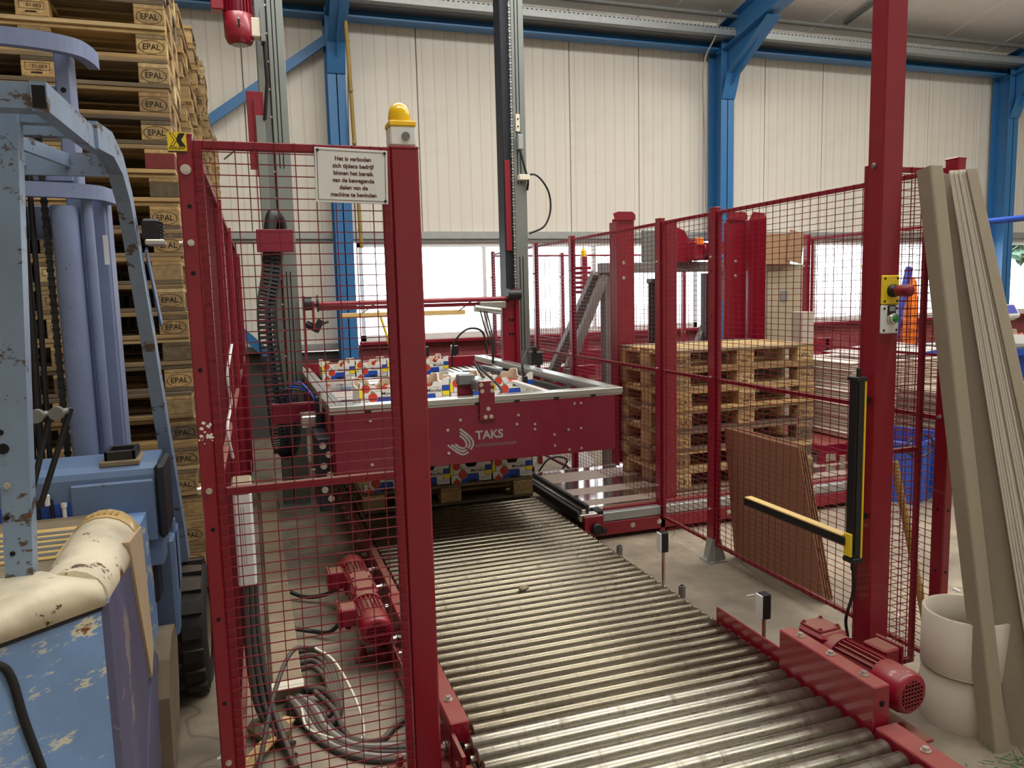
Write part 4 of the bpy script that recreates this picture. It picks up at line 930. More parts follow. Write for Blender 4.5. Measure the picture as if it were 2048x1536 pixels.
b = MB(); b.bb(.413, .492, 2.26, 2.334, 2.126, 2.142, .003); b.lathe([(.032, .0), (.033, .014), (.031, .03), (.024, .046), (.012, .055), (0, .057)], (.4505, 2.297, 2.142), 2, 24); b.build('beacon_lens', 'amber', bc)
# left front fence with the sign
panel('mesh panel left of the conveyor with the warning sign hung on it', (-.112, 2.25), (.405, 2.25), .03, 2.062, 1.112, fr=.022)
fp = post('left end post of the front fence with the yellow sticker', -.133, 2.262, 2.075, .04, .05, foot=False)
b = MB(); b.disc((-.133, 2.236, 1.985), (1, 0, 0), (0, 0, 1), .011, 14); b.bolt((-.133, 2.236, 1.985), (0, -1, 0), .009, .008); b.build('bolts', 'zinc', fp, kind='stuff')
b = MB(); b.disc((-.130, 2.2362, 1.89), (1, 0, 0), (0, 0, 1), .006, 12); b.disc((-.130, 2.2362, 1.01), (1, 0, 0), (0, 0, 1), .006, 12); b.build('bolt_hole', 'hole', fp)
b = MB(); rr = random.Random(5)
for i in range(26):
    c = V((-.131+rr.gauss(0, .008), 2.2362, 1.285+(.018 if i < 9 else -.012)+rr.gauss(0, .007))); n = rr.randint(4, 6); r = rr.uniform(.002, .007); b.add([(c.x+r*rr.uniform(.5, 1)*math.cos(2*PI*k/n), c.y-.0001*i/26, c.z+r*rr.uniform(.5, 1)*math.sin(2*PI*k/n)) for k in range(n)], [tuple(range(n))])
b.build('paint_scuff', 'carton', fp, kind='stuff')
st_ = thing('fence_sticker', 'small yellow sticker with black cross logo at the top of the left fence post', 'sticker', (-.147, 2.233, 2.055))
b = MB(); b.box(-.172, -.126, 2.2335, 2.2345, 2.027, 2.079); sb = b.build('sticker_face', 'yellow', st_)
b = MB(); Y = 2.2332
def P_(*q): b.add([(-.172+.046*x, Y, 2.027+.052*z) for x, z in q], [tuple(range(len(q)))])
P_((.10, .95), (.30, .95), (.52, .62), (.30, .30), (.12, .30), (.34, .62)); P_((.62, .95), (.95, .95), (.72, .62), (.95, .30), (.62, .30), (.48, .55), (.52, .62), (.48, .70))
P_((0, .0), (1, .0), (1, .08), (0, .08))
b.text('AXELENT', (-.149, Y, 2.038), (1, 0, 0), (0, 0, 1), .0098, off=.02); b.build('sticker_print', 'p_ink', sb)
b = MB(); P_((.16, .92), (.28, .92), (.48, .62), (.28, .33), (.18, .33), (.38, .62)); b.v = [(x, Y-.0002, z) for x, y, z in b.v]; b.build('sticker_print', 'yellow', sb)
sg = thing('warning_sign', 'white laminated Dutch warning notice hung at the top of the left mesh panel', 'sign', (.295, 2.223, 1.975))
b = MB()
x0, x1, z0, z1, Y = .196, .396, 1.902, 2.050, 2.2225
b.T = MX.Translation((.296, Y, 1.976)) @ MX.Rotation(math.radians(1.2), 4, 'Y') @ MX.Translation((-.296, -Y, -1.976))
Tm = b.T; b.bb(x0, x1, Y, Y+.004, z0, z1, .001); bd = b.build('sign_board', 'white', sg)
b = MB(); b.T = Tm; Yt = Y-.0006
for (a, c, e, f) in ((x0+.006, x1-.006, z1-.008, z1-.0065), (x0+.006, x1-.006, z0+.0065, z0+.008), (x0+.006, x0+.0075, z0+.0065, z1-.0065), (x1-.0075, x1-.006, z0+.0065, z1-.0065)): b.quad((a, Yt, e), (c, Yt, e), (c, Yt, f), (a, Yt, f))
for i, tx in enumerate(('Het is verboden', 'zich tijdens bedrijf', 'binnen het bereik', 'van de bewegende', 'delen van de', 'machine te bevinden')):
    b.text(tx, (.300, Yt, 2.022-.0195*i), (1, 0, 0), (0, 0, 1), .0158, off=.03, sx=.97)
b.build('sign_lettering', 'orangey', bd)
b = MB(); b.T = Tm
for x in (x0+.008, x1-.008): b.cyl((x, Y-.003, z1-.008), (x, Y, z1-.008), .004, 8)
b.cyl((x1-.008, Y-.003, z0+.008), (x1-.008, Y, z0+.008), .004, 8); b.build('sign_rivet', 'black', bd)
# left side fence running away along the pallet stacks
sy = [2.30, 3.62, 5.0, 6.4, 7.8]
for i in range(4): panel('%s mesh panel of the left side fence along the pallet stacks' % ('nearest', 'second', 'third', 'farthest')[i], (-.115+.012*i, sy[i]+.035), (-.115+.012*(i+1), sy[i+1]-.035), .08, 2.06, 1.1, knobs=False)
for i in range(1, 5): post('%s post of the left side fence along the pallet stacks' % ('nearest', 'second', 'third', 'farthest')[i-1], -.115+.012*i, sy[i], 2.07, foot=False)
b = MB(); b.tube(smooth([(-.07, 3.2, 1.47), (-.09, 3.1, 1.36), (-.085, 3.12, 1.25), (-.10, 3.0, 1.17), (-.09, 3.05, 1.05)]), .006, 5); tag(b.build('paper_strip', 'white'), 'torn strip of white foil caught on the left side fence', 'foil')
# farther fencing on the right and along the back
for x, y, lab in ((4.85, 5.86, 'sunlit red fence post between the dispenser and the cardboard pile'), (5.05, 8.3, 'back fence post under the middle window, left one'), (3.55, 8.55, 'back fence post left of the dispenser brace')):
    post(lab, x, y, 2.1, foot=False)
panel('mesh panel beyond the sunlit post, behind the tall red post', (4.87, 5.82), (4.87, 4.3), .12, 2.07, 1.1)
panel('mesh panel along the back under the middle window', (2.62, 8.3), (5.0, 8.4), .1, 2.07, 1.1)
b = MB(); b.bb(2.7, 7.6, 8.62, 8.68, .75, .93, .004); b.bb(2.7, 7.6, 8.62, 8.68, .42, .56, .004)
for x in (2.8, 4.4, 6.0, 7.5): b.bb(x-.03, x+.03, 8.62, 8.68, 0, .93, .003)
tag(b.build('red_guard_rail', 'red'), 'red steel side frame of the conveyor along the back wall', 'rail')
bp = thing('beacon_post', 'thin red post with small yellow beacon behind the left fence posts', 'post', (3.32, 7.4, 0)); b = MB(); b.bb(3.29, 3.35, 7.37, 7.43, 0, 2.0, .003); b.build('post_tube', 'red', bp)
b = MB(); b.lathe([(.03, 0), (.03, .05), (.015, .08), (0, .09)], (3.32, 7.4, 2.0), 2, 12); b.cyl((3.32, 7.4, 2.08), (3.32, 7.4, 2.14), .006, 6); b.build('beacon_lens', 'amber', bp)
b = MB(); 
for i in range(6): b.bb(3.22, 3.42, 7.44, 7.46, 1.62+.05*i, 1.65+.05*i, .002)
b.build('louvre', 'red', bp, kind='stuff')
# ---------------------------------------------------------------- pallet dispenser
dp = thing('pallet_dispenser', 'pallet dispenser frame with red corner guides and grey diagonal braces', 'machine', (3.4, 5.2, 0))
def guide(x0, x1, y, z0, z1, lipx, depth, nm='corner_guide'):
    b = MB(); b.bb(x0, x1, y, y+.008, z0, z1, .003); b.prism([(x0+.01, 0), (x1-.004, 0), (x1-.004, .04), (x1-.03, .065), (x0+.035, .065), (x0-.005, .05)], 1, y-.03, y-.022); b.v[-12:] = [(a, bb_, c+z1-.01) for a, bb_, c in b.v[-12:]]
    b.bb(lipx, lipx+.006, y-depth, y+.008, z0, z1-.03, .003); o = b.build(nm, 'red', dp)
    b = MB(); 
    for z in (1.74, 1.86): b.bolt(((x0+x1)/2, y, z), (0, -1, 0), .010, .01)
    b.build('bolts', 'zinc', o, kind='stuff')
guide(2.745, 2.935, 5.56, .25, 2.20, 2.72, .12)
guide(3.80, 3.99, 5.58, .25, 2.21, 3.78, .02)
b = MB(); b.bb(4.005, 4.012, 5.33, 5.62, .9, 2.20, .003); b.bb(3.995, 4.2, 5.60, 5.608, .9, 2.2, .003); b.prism([(4.02, 2.2), (4.19, 2.2), (4.17, 2.26), (4.06, 2.27)], 1, 5.57, 5.58); b.build('corner_guide', 'red', dp)
b = MB(); b.bb(2.665, 2.75, 4.60, 4.65, .02, 2.09, .004); b.bb(2.62, 2.80, 4.52, 4.74, 0, .015, .002); b.bolt((2.63, 4.57, .015), (0, 0, 1), .012, .03); b.build('corner_column', 'red', dp)
def hollow(p, q, wd, nm, mat='grey_steel', up=(0, -1, 0)):
    b = MB(); d = V(q)-V(p); b.cbox((V(p)+V(q))/2, (d.length, wd, wd), align(d, up), .004); return b.build(nm, mat, dp)
for x in (3.03, 4.55): hollow((x, 6.25, 0), (x, 6.25, 1.88), .10, 'frame_post', up=(0, 1, 0))
hollow((2.93, 6.2, 1.84), (4.62, 6.2, 1.84), .09, 'frame_beam', up=(0, 0, 1))
hollow((2.95, 6.3, 1.80), (2.73, 7.0, .75), .08, 'frame_brace'); hollow((2.98, 6.2, 1.78), (2.62, 6.2, .98), .07, 'frame_brace'); hollow((4.25, 6.2, 1.80), (3.85, 6.2, .95), .08, 'frame_brace')
hollow((2.62, 6.2, .30), (2.62, 6.2, .98), .08, 'frame_post', up=(0, 1, 0)); hollow((2.62, 6.25, .80), (3.03, 6.25, .80), .06, 'frame_beam', up=(0, 0, 1))
b = MB()
for dx in (0, .035, .07): b.cyl((3.40+dx, 6.15, .9), (3.40+dx, 6.15, 1.70), .014, 10)
b.bb(3.39, 3.50, 6.1, 6.2, 1.70, 1.74, .004); b.build('lift_cylinder', 'black', dp); b = MB(); b.bb(3.95, 4.03, 6.1, 6.2, 1.0, 1.78, .004); b.build('lift_cylinder', 'black', dp)
gm = gear_motor((3.82, 6.12, 1.98), .5, s=1.15, mat='red', parent=dp)
b = MB(); b.bb(3.35, 3.62, 6.2, 6.23, 1.88, 2.18, .03); b.build('cover_plate', 'mast', dp)
b = MB(); b.prism([(3.60, 1.88), (3.80, 1.88), (3.80, 2.02), (3.72, 2.16), (3.60, 2.2)], 1, 6.1, 6.14); b.cbox((3.84, 6.05, 2.06), (.07, .04, .06), None, .004, mi=1); b.build('motor_bracket', ['red', 'orange'], dp)
# steel transfer sheet and cross conveyor frame
tf = thing('transfer_table', 'shiny dusty steel transfer sheet between the rollers and the dispenser', 'table', (2.6, 4.9, 0))
b = MB(); b.box(1.985, 4.6, 4.60, 5.72, .185, .20); b.build('steel_sheet', 'dusty', tf)
for y, w_ in ((4.605, .04), (4.78, .15), (5.10, .21), (5.60, .10)): b = MB(); b.box(1.99, 4.6, y, y+w_, .20, .202); b.build('slide_strip', 'polish', tf)
b = MB(); b.bb(1.99, 5.6, 4.50, 4.54, .03, .12, .004); b.bb(1.99, 5.4, 4.50, 4.56, .125, .185, .004, mi=1); b.box(2.1, 5.4, 4.55, 4.6, .185, .2); b.build('front_beam', ['red', 'galv'], tf)
b = MB()
for x in (2.1, 2.35, 2.55, 3.1, 3.7, 4.3): b.bolt((x, 4.5, .08), (0, -1, 0), .012, .01)
b.build('bolts', 'zinc', tf, kind='stuff')
b = MB(); b.bb(1.0, 1.0, 0, 0, 0, 0); b = MB(); b.bb(1.90, 1.935, 4.40, 5.75, .19, .245, .004); b.bb(1.965, 1.995, 4.42, 5.75, .215, .28, .004); b.build('chain_guide', 'black', tf)
b = MB(); b.bb(1.935, 1.965, 4.40, 5.75, .20, .255, .003); b.bb(1.905, 2.03, 4.36, 4.42, .19, .235, .004); b.build('chain_track', 'bright', tf)
b = MB(); b.bb(1.925, 2.06, 4.335, 4.36, .12, .225, .004); b.build('end_bracket', 'red', tf)
b = MB(); b.lathe([(.0, -.03), (.03, -.03), (.04, -.025), (.04, 0)], (2.005, 4.335, .14), 1, 16); b.cyl((2.05, 4.33, .13), (2.05, 4.30, .13), .018, 10); b.bb(2.03, 2.09, 4.40, 4.48, .19, .24, .006); b.build('drive_hub', 'black', tf)
for x, y, lab in ((2.42, 5.85, 'small grey machine foot behind the transfer sheet'),):
    t = thing('floor_bracket', lab, 'bracket', (2.0, 5.9, 0)); b = MB(); b.bb(1.90, 2.16, 5.85, 6.0, 0, .22, .01); b.bb(1.92, 2.0, 5.85, 5.95, .22, .36, .01); b.bb(2.10, 2.14, 5.84, 5.9, .2, .30, .004); b.build('bracket_body', 'mast_dark', t)
b = MB(); b.cbox((2.66, 6.05, .16), (.20, .01, .15), rot('Y', -35) @ rot('X', -35)); tag(b.build('paper_sheet', 'white'), 'crumpled white sheet of paper on the floor behind the transfer sheet', 'paper')
b = MB(); b.tube(smooth([(2.36, 6.1, .1), (2.42, 6.1, .02), (2.5, 6.1, .10), (2.55, 6.1, .18), (2.48, 6.1, .22), (2.38, 6.12, .2), (2.3, 6.14, .1)]), .008, 6); tag(b.build('floor_cable', 'black'), 'black cable loop on the floor behind the transfer sheet', 'cable')
# ---------------------------------------------------------------- cardboard sheets leaning on the fence
for i in range(4):
    a = V((2.655+.022*i, 0, .81)); f_ = V((2.735+.024*i, 0, .004)); d = (a-f_).normalized(); n = V((d.z, 0, -d.x))*.005
    y0, y1 = ((3.21+.01*i, 3.90-.012*i), (3.09+.015*i, 3.83-.01*i))[1 if i == 9 else 0]
    b = MB(); top = [(a+n*s).to_tuple() for s in (-.5, .5)]; bot = [(f_+n*s).to_tuple() for s in (-.5, .5)]
    vs = [(bot[0][0], y0-.1, bot[0][2]), (bot[1][0], y0-.1, bot[1][2]), (top[1][0], y0+.03, top[1][2]), (top[0][0], y0+.03, top[0][2]), (bot[0][0], y1, bot[0][2]), (bot[1][0], y1, bot[1][2]), (top[1][0], y1, top[1][2]), (top[0][0], y1, top[0][2])]
    b.add(vs, [(0, 1, 2, 3), (4, 5, 6, 7), (0, 1, 5, 4), (1, 2, 6, 5), (2, 3, 7, 6), (3, 0, 4, 7)])
    tag(b.build('cardboard_sheet', 'kraft'), ('foremost', 'second', 'third', 'rearmost')[i]+' brown cardboard sheet leaning behind the right fence', 'cardboard', 'cardboard sheets leaning on the fence')
# ---------------------------------------------------------------- leaning grey angle profiles and the tubes
def profile(p, q, wa, wb, a, th, lab, group=None, flip=1, mat='greyboard'):
    b = MB(); d = (V(q)-V(p)).normalized(); s = V((math.cos(a), math.sin(a), 0)); s = (s-d*s.dot(d)).normalized(); n = d.cross(s)*flip
    P = [V(p), V(q)]; k = th*1.6
    prof = [(wa, 0), (k, 0), (k*.3, k*.3), (0, k), (0, wb), (th, wb), (th, k+th*.6), (k+th*.6, th), (wa, th)]; m = len(prof)
    vs = [x+s*u+n*v for x in P for u, v in prof]
    b.add(vs, [(i, (i+1) % m, m+(i+1) % m, m+i) for i in range(m)])
    for o in (0, m): b.add(vs, [tuple(o+i for i in (0, 1, 7, 8)), tuple(o+i for i in (1, 2, 6, 7)), tuple(o+i for i in (2, 3, 6)), tuple(o+i for i in (3, 4, 5, 6))])
    tag(b.build('angle_profile', mat), lab, 'profile', group)
profile((2.375, 1.85, 0), (2.352, 2.20, 2.06), .058, .062, 0, .005, 'single grey cardboard angle profile leaning in front of the tubes', 'leaning grey profiles')
va = math.atan2(.79, -.61)
profile((2.535, 1.80, 0), (2.497, 2.235, 2.045), .095, .07, va, .006, 'wide grey cardboard angle profile at the left of the leaning bundle', 'leaning grey profiles', -1)
vb = math.atan2(.127, -.99)
for i in range(11):                                          # chevrons nested one in another, tips towards us
    o = .0122*i+.040+(.012 if i > 4 else 0)+(.007 if i > 8 else 0); o2 = .0050*i+.028+(.004 if i > 4 else 0)
    profile((2.535+o*.61, 1.80-o*.79, 0), (2.497+o2*.61, 2.235-o2*.79, 2.05-.004*((i*7) % 5)), .050, .050 if i < 9 else .03, vb, .0048, 'grey cardboard angle profile nested in the leaning bundle', 'nested profiles of the leaning bundle', -1, 'edgeboard' if i < 9 else 'greyboard')
for k, (z0, z1, cx, r) in enumerate(((0, .205, 2.462, .153), (.212, .425, 2.455, .152))):
    b = MB(); b.lathe([(r, z0), (r, z1), (r-.012, z1), (r-.012, z0), (r, z0)], (cx+.02, 2.075-.004*k, 0), 2, 40)
    tag(b.build('cardboard_tube', 'tube'), ('lower of the two pale cardboard tubes on the floor at right', 'upper of the two pale cardboard tubes, open at the top')[k], 'tube', 'stacked cardboard tubes')
# brown stick, hoop, and the things standing farther right
b = MB(); b.tube([(2.85, 2.57, .0), (2.825, 2.66, .4), (2.80, 2.76, .82)], .018, 8); tag(b.build('rusty_pole', 'bamboo'), 'dirty brown pole leaning behind the small mesh panel', 'pole')
hp = thing('hoop_tool', 'black hoop on a thin rod hanging behind the small mesh panel', 'tool', (3.51, 3.28, .66)); b = MB(); c0 = V((3.51, 3.28, .735)); b.tube([c0+V((.095*math.cos(t*PI/12), 0, .062*math.sin(t*PI/12))) for t in range(25)], .007, 6, caps=False); b.build('hoop', 'black', hp)
b = MB(); b.tube([(3.505, 3.28, .80), (3.50, 3.28, 1.05), (3.50, 3.28, 1.35)], .006, 6); b.cyl((3.505, 3.28, .80), (3.505, 3.28, .84), .014, 8); b.build('rod', 'black', hp)
bn = thing('blue_bin', 'blue plastic bin standing on the floor behind the end post', 'bin', (4.75, 4.55, 0))
b = MB(); b.T = MX.Translation((4.78, 4.62, 0)) @ MX.Rotation(.35, 4, 'Z')
def frus(x, y, z0, z1, k): b.add([(-x*k, -y*k, z0), (x*k, -y*k, z0), (x*k, y*k, z0), (-x*k, y*k, z0), (-x, -y, z1), (x, -y, z1), (x, y, z1), (-x, y, z1)], [(3, 2, 1, 0), (0, 1, 5, 4), (1, 2, 6, 5), (2, 3, 7, 6), (3, 0, 4, 7)])
frus(.30, .22, 0, .46, .93); b.build('bin_body', 'blue_bin', bn)
b = MB(); b.T = MX.Translation((4.78, 4.62, 0)) @ MX.Rotation(.35, 4, 'Z'); b.cbox((0, -.23, .46), (.64, .02, .03), None, .004); b.cbox((0, .23, .46), (.64, .02, .03), None, .004); b.cbox((-.31, 0, .46), (.02, .46, .03), None, .004); b.cbox((.31, 0, .46), (.02, .46, .03), None, .004)
for x in (-.2, 0, .2): b.cbox((x, -.226, .24), (.02, .02, .42), None, .003)
b.build('bin_rim', 'blue_bin', bn)
lt = thing('lift_table', 'low red lift table carrying the pile of pale cardboard', 'table', (5.0, 5.5, 0))
b = MB(); b.bb(4.3, 5.9, 5.0, 5.9, .30, .36, .004); b.bb(4.3, 4.9, 5.0, 5.03, .14, .30, .003); b.bb(4.35, 5.8, 5.3, 5.36, .05, .14, .003); b.bb(3.9, 5.6, 4.9, 4.95, .02, .10, .004); b.cbox((5.0, 5.2, .2), (1.0, .04, .05), rot('Y', 12)); b.build('table_frame', 'red', lt)
b = MB(); b.bb(4.36, 4.46, 4.992, 5.0, .22, .28, .003); b.bb(4.5, 4.56, 4.992, 5.0, .18, .26, .003); b.build('data_plate', 'beige', lt)
for i in range(11):
    zb = .37+.058*i; b = MB(); n = 7; o = rnd.uniform(-.02, .02)
    b.cbox((5.23+o, 5.45, zb+.022), (1.15, .8, .044), rot('Z', rnd.uniform(-1.5, 1.5)), .014); b.cbox((5.22+o, 5.45, zb+.05), (1.17, .82, .006), rot('Z', rnd.uniform(-2, 2)))
    tag(b.build('cardboard_bundle', 'paleboard'), '%s bundle of flat pale cardboard in the pile on the red lift table' % ORD[i], 'cardboard', 'bundles on the lift table')
b = MB(); b.bb(4.48, 4.60, 5.45, 5.60, .36, 1.42, .004); tag(b.build('corner_board', 'tube'), 'tall pale upright board beside the pile on the lift table', 'board')
b = MB(); b.cbox((5.3, 5.4, 1.06), (.8, .6, .003), rot('Y', -4) @ rot('X', 3)); tag(b.build('paper_sheet', 'white'), 'loose white paper on top of the pile on the lift table', 'paper')
cb = thing('control_cabinet', 'beige control cabinet standing behind the dispenser stack', 'cabinet', (5.0, 6.6, 0)); b = MB(); b.bb(4.86, 5.34, 6.5, 6.9, .0, 1.86, .006); b.build('cabinet_body', 'beige', cb)
b = MB(); b.bb(4.9, 5.3, 6.48, 6.5, .2, 1.8, .004); b.build('cabinet_door', 'beige', cb); b = MB(); b.bb(5.05, 5.13, 6.47, 6.48, 1.5, 1.6, .002); b.build('label_plate', 'grey_steel', cb)
bx = thing('cardboard_box', 'open brown cardboard box lying on the beige control cabinet', 'box', (5.0, 6.6, 1.86)); b = MB(); b.bb(4.80, 5.12, 6.42, 6.8, 1.86, 2.16, .004); b.build('box_body', 'kraft', bx)
b = MB(); b.cbox((5.2, 6.45, 2.03), (.26, .01, .3), rot('Y', 8) @ rot('Z', 20)); b.build('box_flap', 'kraft', bx)
tb = thing('work_table', 'blue steel work table with grey top at the right edge', 'table', (8.9, 7.0, 0))
b = MB(); b.bb(7.9, 10.2, 6.5, 7.5, .86, .89, .004); b.build('table_top', 'grey_steel', tb)
b = MB(); b.bb(7.9, 10.2, 6.49, 6.52, .78, .86, .003); b.bb(7.9, 7.93, 6.5, 7.5, .78, .86, .003); b.build('table_frame', 'blue', tb); b = MB(); b.bb(8.0, 8.9, 6.6, 6.64, .45, .78, .003); b.build('modesty_panel', 'blue', tb)
for x in (7.96, 9.02, 10.1):
    for y in (6.54, 7.45): b = MB(); b.bb(x-.03, x+.03, y-.03, y+.03, 0, .78, .003); b.build('leg', 'blue', tb)
for k, (x, y, r_) in enumerate(((8.36, 6.95, .25), (8.78, 6.78, .25))):
    place_carton((x, y, .89), r_, ('tomato carton on the work table, nearer the grey profiles', 'tomato carton on the work table at the right edge of the picture')[k], 'cartons on the work table')
    for i in range(3):
        for j in range(2): tomato(x-.09+.09*i, y-.11+.09*j, .89+.10, 'red tomato in the %s carton on the work table' % ('left', 'right')[k], 'tomatoes on the work table %d' % (k+1))
sc = thing('scale_display', 'white weighing scale display on a stalk above the work table', 'scale', (8.75, 6.9, .89)); b = MB(); b.cyl((8.75, 7.0, .89), (8.75, 7.0, 1.10), .03, 10); b.cyl((8.7, 7.0, 1.1), (8.7, 6.95, 1.22), .02, 8); b.build('stalk', 'white', sc)
b = MB(); b.T = MX.Translation((8.72, 6.95, 1.26)) @ MX.Rotation(.2, 4, 'Z') @ MX.Rotation(-.5, 4, 'X'); b.cbox((0, 0, 0), (.30, .12, .18), None, .02); b.build('display_body', 'white', sc)
b = MB(); b.T = MX.Translation((8.72, 6.95, 1.26)) @ MX.Rotation(.2, 4, 'Z') @ MX.Rotation(-.5, 4, 'X'); b.cbox((0, -.062, .01), (.19, .004, .11)); b.build('screen', 'screen', sc); b = MB(); b.bb(8.25, 8.6, 6.98, 7.02, 1.16, 1.2, .004); b.build('support_arm', 'black', sc)
for k, (x, y, z) in enumerate(((6.95, 5.55, .42), (7.35, 5.6, .42), (6.95, 5.55, .55))):
    t = thing('plastic_crate', ('blue plastic crate beside the cardboard stack, lower left', 'blue plastic crate beside the cardboard stack, lower right', 'blue plastic crate on top of the lower left crate')[k], 'crate', (x, y, z), 'blue crates'); b = MB(); h = .14
    b.box(x-.19, x+.19, y-.14, y+.14, z, z+.01); b.box(x-.19, x-.18, y-.14, y+.14, z, z+h); b.box(x+.18, x+.19, y-.14, y+.14, z, z+h); b.box(x-.19, x+.19, y-.14, y-.13, z, z+h*.6); b.box(x-.19, x+.19, y+.13, y+.14, z, z+h); b.bb(x-.2, x+.2, y-.15, y-.13, z+h*.6, z+h*.75); b.build('crate_body', 'blue_crate', t)
    b = MB()
    for i in range(4): b.box(x-.14+.08*i, x-.10+.08*i, y-.142, y-.139, z+.02, z+h*.5)
    b.build('crate_slots', 'hole', t)
t = copy_tree(p0); t.location = (5.72, 4.72, .0); t['label'] = 'pallet under the grey cardboard stack at the right edge'; del t['group']
for i in range(12):
    b = MB(); z = .145+.053*i; o = rnd.uniform(-.012, .012); b.cbox((5.72+o, 4.72, z+.026), (1.16, .78, .046), rot('Z', rnd.uniform(-1, 1)), .012); b.cbox((5.72+o, 4.72, z+.003), (1.15, .77, .006))
    tag(b.build('cardboard_bundle', 'greyboard'), '%s bundle of flat grey cardboard on the pallet at the right edge' % ORD[i], 'cardboard', 'bundles on the right pallet')
b = MB(); b.ball((4.95, 4.15, .14), .12, 12, 8, (1, .8, 1.1)); b.tube(smooth([(4.87, 4.1, .2), (4.9, 4.05, .05), (5.0, 4.05, .12)]), .015, 6, mi=1); tag(b.build('green_bag', ['green', 'offwhite']), 'small green plastic bag on the floor by the cardboard pallet', 'bag')
b = MB(); b.cbox((5.02, 4.2, .02), (.3, .1, .04), rot('Z', 20)); tag(b.build('timber_offcut', 'wood_p'), 'short timber offcut on the floor by the cardboard pallet', 'timber')
og = thing('orange_sack', 'narrow orange sack hanging at the back right of the tall post', 'sack', (7.6, 7.3, .9)); b = MB(); b.lathe([(.05, 0), (.09, .15), (.08, .5), (.06, .8), (.03, .86)], (7.58, 7.3, .85), 2, 12); b.build('sack_body', 'orange', og); b = MB(); b.cyl((7.58, 7.3, 0), (7.58, 7.3, .86), .02, 8); b.cyl((7.58, 7.3, 0), (7.58, 7.3, .01), .12, 12); b.build('sack_stand', 'grey_steel', og)
b = MB(); b.cbox((7.42, 7.3, 1.35), (.07, .07, 1.0), rot('Y', 14), .01); tag(b.build('blue_tube', 'blue'), 'sloping dark blue tube beside the orange sack', 'tube')
fr_ = thing('blue_rack', 'light blue tubular rack hanging above the work table', 'rack', (7.6, 6.1, 2.2)); b = MB(); b.tube([(7.0, 6.2, 1.95), (7.05, 6.2, 2.2), (7.2, 6.2, 2.25), (9.2, 6.4, 2.42)], .03, 8); b.tube([(7.05, 6.5, 2.22), (9.2, 6.7, 2.40)], .025, 8); b.build('rack_tube', 'blue', fr_)
b = MB(); b.cyl((7.05, 6.3, 1.62), (7.05, 6.3, 1.78), .04, 10); b.build('rack_weight', 'beige', fr_)
b = MB(); b.tube([(7.0, 6.2, .0), (7.0, 6.2, 1.95)], .02, 8); b.tube([(9.2, 6.4, .0), (9.2, 6.4, 2.42)], .02, 8); b.build('rack_post', 'blue', fr_)
b = MB(); b.bb(5.6, 6.1, 6.3, 6.34, .40, .95, .004); b.bb(5.6, 5.65, 6.3, 6.34, 0, .4); b.bb(6.05, 6.1, 6.3, 6.34, 0, .4); b.cbox((5.9, 6.2, .8), (.2, .2, .25), None, .03, mi=1); tag(b.build('blue_trolley', ['blue', 'white']), 'blue trolley frame with a white bundle behind the small mesh panel', 'trolley')
# ---------------------------------------------------------------- forklift at the left edge
fk = thing('forklift', 'worn blue and cream forklift truck with chipped paint at the left edge', 'forklift', (-.9, 2.7, 0))
# chassis: chipped rear panel, purple flank
b = MB(); b.prism([(-.392, 2.07), (-.62, 1.88), (-1.45, 1.70), (-1.45, 3.0), (-.385, 3.0)], 2, .14, .905); b.build('rear_panel', 'fl_blue', fk)
b = MB(); b.prism([(2.072, .12), (2.072, .90), (2.45, .93), (2.66, .52), (2.25, .12)], 0, -.392, -.374); b.build('side_panel', 'fl_purple', fk)
b = MB(); b.prism([(2.40, .955), (2.655, .93), (2.70, .50), (2.615, .44), (2.50, .70)], 0, -.388, -.366); b.build('side_trim', 'fl_tan', fk)
b = MB(); b.prism([(2.26, .10), (2.62, .42), (2.705, .50), (2.82, .42), (2.80, .10)], 0, -.392, -.370); b.build('lower_panel', 'fl_purple', fk)
b = MB(); b.prism([(2.70, .06), (2.735, .30), (2.82, .40), (2.93, .45), (3.04, .44), (3.10, .36), (3.05, .22), (2.95, .06)], 0, -.40, -.335); b.build('mud_guard', 'mud', fk)
# door seal on the rear panel
e0 = V((-.392, 2.07, 0)); e1 = V((-.62, 1.88, 0)); eu = (e1-e0).normalized(); en = V((eu.y, -eu.x, 0)); en = en if en.y < 0 else -en
def rp(s, z, o=.004): q = e0+eu*s+en*o; return (q.x, q.y, z)
b = MB(); b.tube(smooth([rp(.36, .85), rp(.28, .862), rp(.235, .845), rp(.215, .80), rp(.20, .70), rp(.17, .55), rp(.145, .40), rp(.13, .16)], 5), .010, 6); b.build('door_seal', 'rubber', fk)
b = MB(); b.tube([rp(.0, .892, .002), rp(.297, .892, .002)], .007, 6); b.tube([(-.62, 1.878, .892), (-1.45, 1.698, .892)], .007, 6); b.build('edge_seal', 'rubber', fk)
